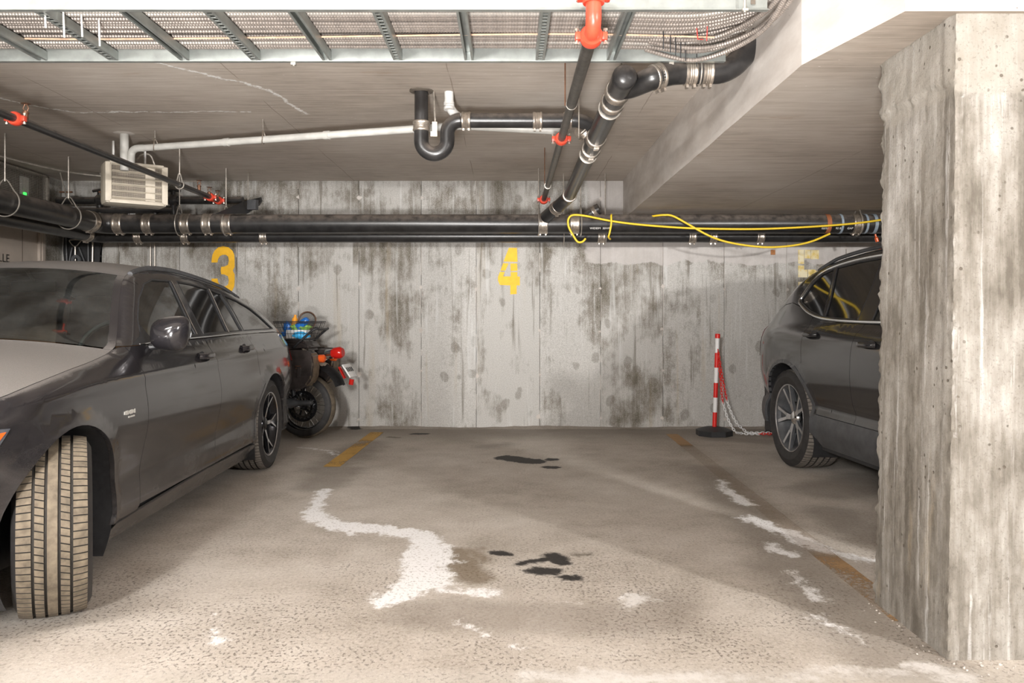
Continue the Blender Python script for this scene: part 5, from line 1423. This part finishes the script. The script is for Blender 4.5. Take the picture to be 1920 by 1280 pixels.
SA = dict(name='station_wagon', L=4.70, HW=.905, loc=(-2.53, 2.18, 0), rot=R(2.0), label='dusty black station wagon parked nose out on the left', zt=ztA, axles=(aF, aR), arch=AR, R=WR,
    nose=.30, tail=.17, belt=.985, roof=1.39, tumble=.235, roll=.09, rollx=.055, prof=profA, rl=(.95, .25), crown=[(0, .01), (.3, .04), (.9, .07), (1.4, .055), (1.95, .045), (2.3, .055), (3.5, .085), (4.3, .10), (4.7, .1)],
    panels=panelsA, house=houseA, windows=winA, paint='paintA', rail=(2.04, 3.78), railh=.016, tw=.225, wheelin=.018, front_out=.05, rim=.232, style='A', steer=R(27), treadm=('tread', 'tread2'),
    hood=(.06, 1.38), ws=1.98, roofend=4.25, rgend=4.5, seat='tan', mirror=(1.66, .985), sail=[(1.50, .99), (1.74, .99), (1.70, 1.08), (1.62, 1.03)], handles=((2.30, .90), (3.12, .915)),
    headlamp=[(.0, .625), (.26, .62), (.36, .65), (.45, .745), (.30, .755), (.15, .72), (.04, .68)], marker=[(.17, .632), (.29, .642), (.36, .68), (.425, .735), (.34, .73), (.26, .685)], taillamp=[(4.42, .76), (4.66, .72), (4.67, .80), (4.5, .86)], crease=lambda u: .86+.012*(u-2), 
    chromeline=[[(1.56, .992), (2.0, 1.002), (2.5, 1.006), (3.1, 1.012), (3.7, 1.013), (4.12, 1.015)], [(2.955, 1.024), (3.02, 1.17), (3.07, 1.31)], [(2.375, 1.022), (2.42, 1.16), (2.465, 1.335)]], chromer=.0035)
carA = make_car(SA)
# fender script badge
b = NB(); fn = carA[1](1)
for i in range(8):
    u = 1.20+.014*i; p = fn(u, .705); box(b, p+Vector((.002, 0, 0)), (.003, .008, .018 if i % 3 else .014))
for i in range(3): box(b, fn(1.24+.022*i, .685)+Vector((.002, 0, 0)), (.003, .016, .007))
obj('fender_badge', b, M['pvc'], carA[0], False)
# strip of amber and clear stickers inside the screen top are left plain; small rear pillar light
# ---- the SUV
aF, aR, AR, WR = .88, 3.745, .41, .368
ztB = [(0, .80), (.12, .90), (.3, .98), (.7, 1.04), (1.1, 1.09), (1.32, 1.13), (1.55, 1.26), (1.8, 1.40), (2.05, 1.505), (2.3, 1.55), (2.8, 1.575), (3.2, 1.57), (3.6, 1.54), (3.9, 1.485), (4.1, 1.415), (4.3, 1.27), (4.42, 1.17), (4.52, 1.10), (4.6, 1.05), (4.69, .98)]
ZB = lambda u: interp(ztB, u)
beltB = lambda u: 1.055+.035*max(0, (u-1.4)/2.0)
fd0, fd1, rd1 = 1.45, 2.76, 3.52
panelsB = [
 ('fender', [(.30, .78), (.24, ZB(.24))]+topl(.3, 1.34, ZB, 12)+[(1.45, 1.06), (fd0, .9), (fd0, .5), (fd0-.01, .32), (1.3, .30)]+circ(aF, WR, AR, R(-10), R(150), 24), 'paintB'),
 ('front_door', [(fd0, .45), (fd0+.01, .8), (fd0+.01, 1.06)]+topl(fd0+.1, fd1-.02, beltB, 8)+[(fd1, 1.0), (fd1, .7), (fd1+.02, .56), (fd1-.0, .45)], 'paintB'),
 ('rear_door', [(fd1, .45), (fd1+.02, .56), (fd1, .7), (fd1, 1.0), (fd1-.02, beltB(fd1))]+topl(fd1+.05, rd1-.12, beltB, 6)+[(rd1+.0, 1.12), (rd1-.02, 1.02), (rd1-.06, .8)]+circ(aR, WR, AR+.035, R(110), R(172), 10)+[(aR-AR-.06, .45)], 'paintB'),
 ('quarter_panel', [(rd1-.06, .8), (rd1-.02, 1.02), (rd1, 1.12), (3.8, 1.20), (4.0, 1.235), (4.15, 1.22), (4.3, 1.16), (4.5, 1.07), (4.62, 1.0), (4.66, .9), (4.68, .7), (4.68, .55), (4.4, .55), (4.16, .5)]+circ(aR, WR, AR, R(20), R(110), 14), 'paintB'),
 ('wheel_arch_trim', circ(aR, WR, AR, R(-8), R(188), 26)+circ(aR, WR, AR+.034, R(188), R(-8), 26), 'greypl'),
 ('rear_bumper_side', [(4.16, .5), (4.4, .55), (4.68, .55), (4.65, .24), (4.2, .28), (4.195, .36)], 'greypl'),
 ('front_bumper_side', [(.0, .22), (.0, .76), (.28, .76), (.42, .62)]+circ(aF, WR, AR, R(160), R(190), 6)+[(.45, .24)], 'paintB'),
 ('sill', [(1.28, .23), (3.24, .23), (3.31, .30), (3.34, .45), (2.3, .45), (1.45, .45), (1.28, .30)], 'greypl'),
]
houseB = [(1.42, 1.06), (1.44, ZB(1.44)-.01)]+topl(1.5, 4.28, lambda u: ZB(u)-.001, 40)+[(4.28, 1.17), (4.15, 1.222), (4.0, 1.237), (3.8, 1.202), (3.52, 1.122)]+[(u, beltB(u)+.002) for u in (3.4, 3.0, 2.6, 2.2, 1.8)]
winB = [
 ('front_door_glass', [(1.75, 1.085), (2.68, 1.10), (2.70, 1.3), (2.74, 1.50), (2.4, 1.49), (2.15, 1.44), (1.95, 1.33), (1.82, 1.2)], 'sideglass'),
 ('rear_door_glass', [(2.86, 1.105), (3.33, 1.122), (3.38, 1.25), (3.50, 1.478), (3.2, 1.50), (2.90, 1.505), (2.87, 1.3)], 'glassblack'),
 ('rear_quarter_glass', [(3.37, 1.124), (3.6, 1.165), (3.84, 1.235), (3.86, 1.26), (3.80, 1.37), (3.70, 1.44), (3.54, 1.473), (3.42, 1.25)], 'glassblack'),
]
profB = [(.2, -.07), (.28, -.03), (.36, -.012), (.44, -.02), (.5, -.045), (.58, -.025), (.7, 0), (.85, 0), (.95, -.012), (1.02, -.04), (1.06, -.075), (1.2, -.075)]
SB = dict(name='suv', L=4.69, HW=.95, loc=(3.25, 2.225, 0), rot=R(3.6), label='charcoal SUV parked nose out on the right, half hidden by the column', zt=ztB, axles=(aF, aR), arch=AR, R=WR,
    nose=.28, tail=.24, belt=1.06, roof=1.57, tumble=.24, roll=.10, rollx=.06, prof=profB, rl=(1.05, .45), crown=[(0, .02), (.3, .05), (1.3, .06), (2.0, .06), (3.5, .09), (4.3, .1), (4.7, .08)],
    panels=panelsB, house=houseB, windows=winB, paint='paintB', rail=(2.2, 3.9), railh=.02, tw=.26, wheelin=.025, rim=.25, style='B', steer=0, treadm=('tread2', 'tread2'),
    hood=(.06, 1.32), ws=2.08, roofend=4.12, rgend=4.45, seat='seatgrey', mirror=(1.75, 1.08), sail=[(1.55, 1.07), (1.8, 1.08), (1.78, 1.16), (1.7, 1.12)], handles=((2.56, .955), (3.36, 1.0)),
    headlamp=[(.0, .78), (.30, .78), (.46, .84), (.38, .90), (.2, .90), (.05, .86)], taillamp=[(4.50, .80), (4.67, .78), (4.67, .96), (4.58, 1.05), (4.5, 1.07)],
    chromeline=[[(1.7, 1.078), (2.3, 1.09), (2.8, 1.094), (3.3, 1.11), (3.6, 1.15), (3.82, 1.215), (3.885, 1.25), (3.86, 1.32), (3.81, 1.39), (3.71, 1.455), (3.52, 1.495), (3.2, 1.52), (2.8, 1.525), (2.4, 1.51)]], chromer=.009)
carB = make_car(SB)
# ------------------------------------------------------------------ motorcycle behind the wagon
phi = R(180-12)
MB_ = empty('motorcycle', (-1.905, 7.36, 0), phi, 'black cruiser motorcycle with leather saddlebag standing between the wagon and the wall', 'motorcycle')
# local frame: +x forward, +y towards the camera, z up; origin under the rear wheel
def mwheel(x, rr, nm='rear'):
    wh = empty('wheel', (x, 0, rr)); wh.parent = MB_
    Ry = Matrix.Rotation(R(90), 4, 'X')
    b = NB(); tw = .065; pr = []
    for i in range(13):
        a = PI*(i/12); pr.append((-tw*math.cos(a), rr-.075+.075*math.sin(a)**.7))
    lathe(b, pr, Ry, 56, caps=False)
    for f in b.faces:
        if abs(f.calc_center_median().y) < .05 and math.hypot(f.calc_center_median().x, f.calc_center_median().z) > rr-.03: f.material_index = 1
    obj('tyre', b, [M['rubber'], M['tread']], wh)
    b = NB(); ri = rr-.085
    lathe(b, [(-.035, ri+.012), (-.03, ri), (-.015, ri-.012), (.015, ri-.012), (.03, ri), (.035, ri+.012), (.0, ri+.005)], Ry, 48, True); obj('rim', b, M['chrome'], wh)
    b = NB(); lathe(b, [(-.06, .0), (-.06, .03), (-.03, .045), (.03, .045), (.06, .03), (.06, 0)], Ry, 20); obj('hub', b, M['alloydark'], wh)
    for i in range(28):
        a = 2*PI*i/28; s = 1 if i % 2 else -1; a2 = a+s*.28*(1 if (i//2) % 2 else -1)
        b = NB(); tube(b, [(.042*math.cos(a2), s*.035, .042*math.sin(a2)), (ri*math.cos(a), 0, ri*math.sin(a))], .0022, 5); obj('spoke', b, M['chrome'], wh)
    b = NB(); lathe(b, [(-.062, .10), (-.062, .145), (-.056, .145), (-.056, .10)], Ry, 40, True)
    for i in range(5):
        a = 2*PI*i/5; box(b, (.075*math.cos(a), .059, .075*math.sin(a)), (.07, .006, .018), Matrix.Rotation(-a, 3, 'Y'))
    obj('brake_disc', b, M['alloydark'], wh)
    b = NB(); n = 40
    for i in range(n):
        a = 2*PI*i/n
        if i % 2: box(b, (.115*math.cos(a), .072, .115*math.sin(a)), (.012, .006, .012), Matrix.Rotation(-a, 3, 'Y'))
    lathe(b, [(-.075, .085), (-.075, .11), (-.069, .11), (-.069, .085)], Ry, 32, True); obj('sprocket', b, M['chrome'], wh)
mwheel(0, .298); mwheel(1.5, .31)
UP = Vector((-.07, 0, .085))
def mp(name, b, m, par=MB_, **k):
    o = obj(name, b, M[m], par, **k)
    if name in ('rear_fender', 'reflector', 'licence_plate', 'tail_light', 'tail_light_housing', 'indicator', 'indicator_stalk', 'seat', 'grab_bar') and par is MB_: o.location = UP
    return o
b = NB(); P = arc((0, 0, .30), (-1, 0, 0), (0, 0, 1), .335, R(20), R(118), 16); va = []
for p in P:
    row = []
    for j in range(9):
        a = -1+2*j/8; row.append(b.verts.new(p+Vector((0, a*.085, 0))+(Vector((0, 0, .3))-p).normalized()*(.05*abs(a)**3)))
    va.append(row)
for i in range(len(va)-1):
    for j in range(8): b.faces.new((va[i][j], va[i+1][j], va[i+1][j+1], va[i][j+1]))
bmesh.ops.solidify(b, geom=b.faces[:], thickness=.008); mp('rear_fender', b, 'blackpl')
for v in (1,):
    b = NB(); box(b, (-.325, .06, .53), (.012, .05, .12), Matrix.Rotation(R(28), 3, 'Y'), bev=.004); mp('reflector', b, 'redlens')
b = NB(); box(b, (-.37, .0, .545), (.012, .16, .14), Matrix.Rotation(R(35), 3, 'Y'), bev=.003); pl = mp('licence_plate', b, 'whitepl')
for k in range(4):
    b = NB(); Mq = Matrix.Rotation(R(35), 3, 'Y'); box(b, Vector((-.37, 0, .545))+Mq @ Vector((-.008, -.055+.036*k, .01-.0)), (.003, .016, .045), Mq); mp('plate_character', b, 'ink', pl)
b = NB(); tube(b, [(-.40, .04, .42), (-.41, .04, .47)], .022, 12); mp('reflector', b, 'redlens')
b = NB(); tube(b, [(-.19, 0, .70), (-.22, 0, .705), (-.28, 0, .71), (-.305, 0, .712)], [.03, .052, .056, .04], 20); tl = mp('tail_light', b, 'redlens')
b = NB(); tube(b, [(-.14, 0, .69), (-.2, 0, .70)], .045, 18); mp('tail_light_housing', b, 'chrome')
for s in (-1, 1):
    b = NB(); tube(b, [(-.12, s*.13, .66), (-.13, s*.13, .66), (-.175, s*.13, .66), (-.19, s*.13, .66)], [.03, .037, .037, .02], 16); mp('indicator', b, 'orange')
    b = NB(); tube(b, [(-.12, 0, .64), (-.13, s*.12, .66)], .008, 8); mp('indicator_stalk', b, 'chrome')
# saddlebags
for s in (1, -1):
    b = NB(); prof = [(-.09, .60), (-.075, .69), (-.02, .72), (.40, .72), (.44, .68), (.44, .40), (.40, .37), (.04, .37), (-.03, .41), (-.075, .47)]
    prism(b, prof, .16, Matrix.Translation((0, s*.13+(.16 if s > 0 else 0), 0)) @ Matrix.Rotation(R(90), 4, 'X'))
    bmesh.ops.bevel(b, geom=list(b.edges), offset=.018, segments=3, affect='EDGES')
    sb = obj('saddlebag', b, [M['leather'], M['leatherside']], MB_); sb.location = (-.125, 0, .10)
    for f in sb.data.polygons:
        if f.normal.x < -.6: f.material_index = 1
    b = NB(); prism(b, [(-.08, .50), (-.08, .70), (-.02, .728), (.41, .728), (.44, .7), (.44, .53), (.08, .53), (-.02, .50)], .012, Matrix.Translation((0, s*.13+(.172 if s > 0 else -.16), 0)) @ Matrix.Rotation(R(90), 4, 'X'))
    bmesh.ops.bevel(b, geom=list(b.edges), offset=.004, segments=2, affect='EDGES'); mp('flap', b, 'leather', sb)
    b = NB(); yy = s*.13+(.178 if s > 0 else -.178)
    tube(b, [(.02, yy, .565), (.07, yy, .565), (.07, yy, .585), (.02, yy, .585)], .004, 6, closed=True); mp('buckle', b, 'brass', sb)
    b = NB(); box(b, (.035, yy, .53), (.03, .012, .09), bev=.004); mp('strap', b, 'leather', sb)
    b = NB(); box(b, (.20, yy-.003*s, .50), (.12, .012, .028), bev=.005); mp('reflector', b, 'redlens', sb)
# seat, grab bar, frame
b = NB(); prism(b, [(-.04, .73), (-.02, .80), (.03, .83), (.44, .80), (.7, .79), (.72, .74), (.4, .72)], .26, Matrix.Translation((0, .13, 0)) @ Matrix.Rotation(R(90), 4, 'X'))
bmesh.ops.bevel(b, geom=list(b.edges), offset=.03, segments=3, affect='EDGES'); mp('seat', b, 'leather')
b = NB(); prism(b, [(-.0, .83), (.02, .862), (.36, .872), (.4, .83)], .24, Matrix.Translation((0, .12, 0)) @ Matrix.Rotation(R(90), 4, 'X')); bmesh.ops.bevel(b, geom=list(b.edges), offset=.012, segments=2, affect='EDGES'); mp('top_bag', b, 'leather').location = (-.05, 0, .045)
b = NB(); tube(b, smooth_path([(.12, .14, .76), (-.02, .14, .88), (-.09, .13, .93), (-.11, .08, .925), (-.105, -.08, .925), (-.09, -.13, .93), (-.02, -.14, .88), (.12, -.14, .76)], 6), .011, 10); mp('grab_bar', b, 'blackpl')
b = NB()
for s in (-1, 1): tube(b, [(0, s*.08, .30), (.55, s*.07, .36), (.6, s*.06, .75), (-.1, s*.08, .68)], .018, 10); tube(b, [(.05, s*.1, .31), (.12, s*.1, .65)], .022, 10)
tube(b, [(.55, 0, .36), (1.0, 0, .22), (1.15, 0, .8)], .02, 10); tube(b, [(.5, 0, .75), (1.2, 0, .88)], .02, 10); mp('frame', b, 'blackpl')
b = NB(); tube(b, [(.9, .16, .27), (.40, .17, .32), (.06, .17, .335), (-.01, .17, .34), (-.14, .17, .345), (-.15, .17, .345)], [.03, .045, .048, .024, .022, .018], 20); mp('exhaust', b, 'greypl')
b = NB(); tube(b, [(.0, .10, .298), (.03, .11, .3)], .03, 14); tube(b, [(.06, .09, .36), (.15, .11, .42)], .024, 10); tube(b, [(.03, .11, .40), (.12, .12, .34)], .014, 8); mp('axle_fittings', b, 'chrome')
b = NB(); tube(b, [(.6, 0, .82), (.75, 0, .86), (1.0, 0, .88), (1.12, 0, .86)], [.07, .13, .14, .06], 20); mp('fuel_tank', b, 'blackpl')
b = NB(); box(b, (.78, 0, .42), (.34, .26, .34), bev=.04); mp('engine', b, 'alloydark')
b = NB()
for s in (-1, 1): tube(b, [(1.5, s*.09, .31), (1.22, s*.09, .92)], .022, 12)
mp('fork', b, 'chrome')
b = NB(); tube(b, smooth_path([(1.05, .26, 1.0), (1.12, .2, 1.02), (1.2, 0, .96), (1.12, -.2, 1.02), (1.05, -.26, 1.0)], 5), .013, 10); mp('handlebar', b, 'chrome')
b = NB(); tube(b, [(1.27, 0, .86), (1.33, 0, .86), (1.4, 0, .86)], [.04, .09, .09], 20); mp('headlight', b, 'chrome')
b = NB(); tube(b, [(.5, .1, .2), (.45, .26, .0)], .01, 8); mp('kickstand', b, 'blackpl')
# basket and what is in it
BK = empty('wire_basket', tuple(at(562, 636, 7.33)-Vector((0, 0, .0))), R(-12), 'black wire basket tied on top of the motorcycle luggage', 'basket')
b = NB(); w0, w1, dp0, dp1, hh = .28, .39, .20, .27, .165
def lvl(z): k = z/hh; return (w0+(w1-w0)*k)/2, (dp0+(dp1-dp0)*k)/2
for z, r in ((0, .004), (.055, .0018), (.11, .0018), (hh-.012, .0035), (hh, .0045)):
    a, c = lvl(z); tube(b, smooth_path([(-a, -c, z), (0, -c, z), (a, -c, z), (a, 0, z), (a, c, z), (0, c, z), (-a, c, z), (-a, 0, z)], 3, True), r, 5, closed=True)
obj('rim_wires', b, M['blackpl'], BK)
b = NB(); a0, c0 = lvl(0); a1, c1 = lvl(hh)
for i in range(11):
    f = -1+2*i/10
    for s in (-1, 1): tube(b, [(a0*f, s*c0, 0), (a1*f, s*c1, hh)], .0016, 4)
    tube(b, [(a0*f, -c0, 0), (a0*f, c0, 0)], .0016, 4)
for i in range(7):
    f = -1+2*i/6
    for s in (-1, 1): tube(b, [(s*a0, c0*f, 0), (s*a1, c1*f, hh)], .0016, 4)
tag(obj('wire_grid', b, M['blackpl'], BK), kind='stuff')
bo = at(562, 636, 7.33)
def inb(x, y, z): return bo+Vector((x*math.cos(-.21)-y*math.sin(-.21), x*math.sin(-.21)+y*math.cos(-.21), z))
def thing(name, b, m, label, cat): return tag(obj(name, b, M[m]), label, cat)
b = NB(); box(b, inb(.0, -.03, .05), (.2, .1, .08), Matrix.Rotation(-.21, 3, 'Z'), bev=.008); thing('white_carton', b, 'whitepl', 'white carton at the bottom of the wire basket', 'box')
def lump(c, s, m, name, label, cat, seed=0):
    b = NB(); bmesh.ops.create_icosphere(b, subdivisions=4, radius=1)
    for v in b.verts:
        n_ = v.co.copy(); v.co = Vector(c)+Vector((n_.x*s[0], n_.y*s[1], n_.z*s[2]))*(1+.28*noise.noise(n_*2.2+Vector((seed, 0, 0)))+.10*noise.noise(n_*6+Vector((0, seed, 0))))
    thing(name, b, m, label, cat)
lump(inb(.01, -.0, .115), (.10, .07, .03), 'green', 'green_cloth', 'bright green cloth crumpled in the wire basket', 'cloth', 1)
lump(inb(.055, -.085, .04), (.075, .02, .032), 'cyan', 'foil_bag', 'bright blue crinkled bag at lower right of the basket', 'bag', 5)
lump(inb(-.10, -.05, .115), (.035, .03, .05), 'blue', 'blue_cloth', 'blue cloth at the left end of the basket', 'cloth', 9)
lump(inb(-.135, -.04, .05), (.04, .03, .022), 'blue', 'blue_glove', 'dark blue bundle low at the left of the basket', 'cloth', 3)
b = NB(); tube(b, [inb(.0, -.04, .115), inb(.05, -.04, .15), inb(.09, -.04, .178), inb(.105, -.04, .19)], [.034, .036, .034, .02], 16); thing('blue_bottle', b, 'blue', 'blue bottle lying slanted on top in the basket', 'bottle')
b = NB(); lathe(b, [(0, .026), (.11, .026), (.13, .012), (.15, .012)], axis_m(inb(-.06, 0, .08), (.1, 0, 1)), 16); thing('orange_bottle', b, 'amber', 'orange bottle standing in the basket', 'bottle')
b = NB(); c = inb(.055, .04, .175); tube(b, [c+Vector((.078*math.cos(a), .01*math.sin(a), .078*math.sin(a))) for a in [2*PI*i/32 for i in range(32)]], .008, 8, closed=True)
lathe(b, [(-.003, .0), (-.003, .074), (.003, .074), (.003, 0)], axis_m(c, (0, 1, 0)), 24); thing('round_lid', b, 'clear', 'round rimmed clear lid standing up in the basket', 'lid')
b = NB(); tube(b, [c+Vector((.080*math.cos(a), .01*math.sin(a), .080*math.sin(a))) for a in [2*PI*i/32 for i in range(32)]], .007, 8, closed=True); thing('lid_ring', b, 'brass', 'brown metal ring around the clear lid in the basket', 'ring')
b = NB(); n = 14; rows = []
o_ = Vector((-.11, .11, .60))
for i in range(n+1):
    row = []
    for j in range(9):
        p = Vector((-.03-.20*i/n, .14-.16*j/8, .83-.15*(i/n)**1.1)); p += Vector((0, 0, .02*noise.noise(p*18)+.012*noise.noise(p*40))); row.append(b.verts.new(p))
    rows.append(row)
for i in range(n):
    for j in range(8): b.faces.new((rows[i][j], rows[i+1][j], rows[i+1][j+1], rows[i][j+1]))
bmesh.ops.solidify(b, geom=b.faces[:], thickness=.006)
mw = Matrix.Translation(MB_.location) @ Matrix.Rotation(phi, 4, 'Z')
bmesh.ops.transform(b, matrix=mw, verts=b.verts)
thing('rag', b, 'cloth', 'cream rag tucked behind the saddlebag over the rear fender', 'cloth')
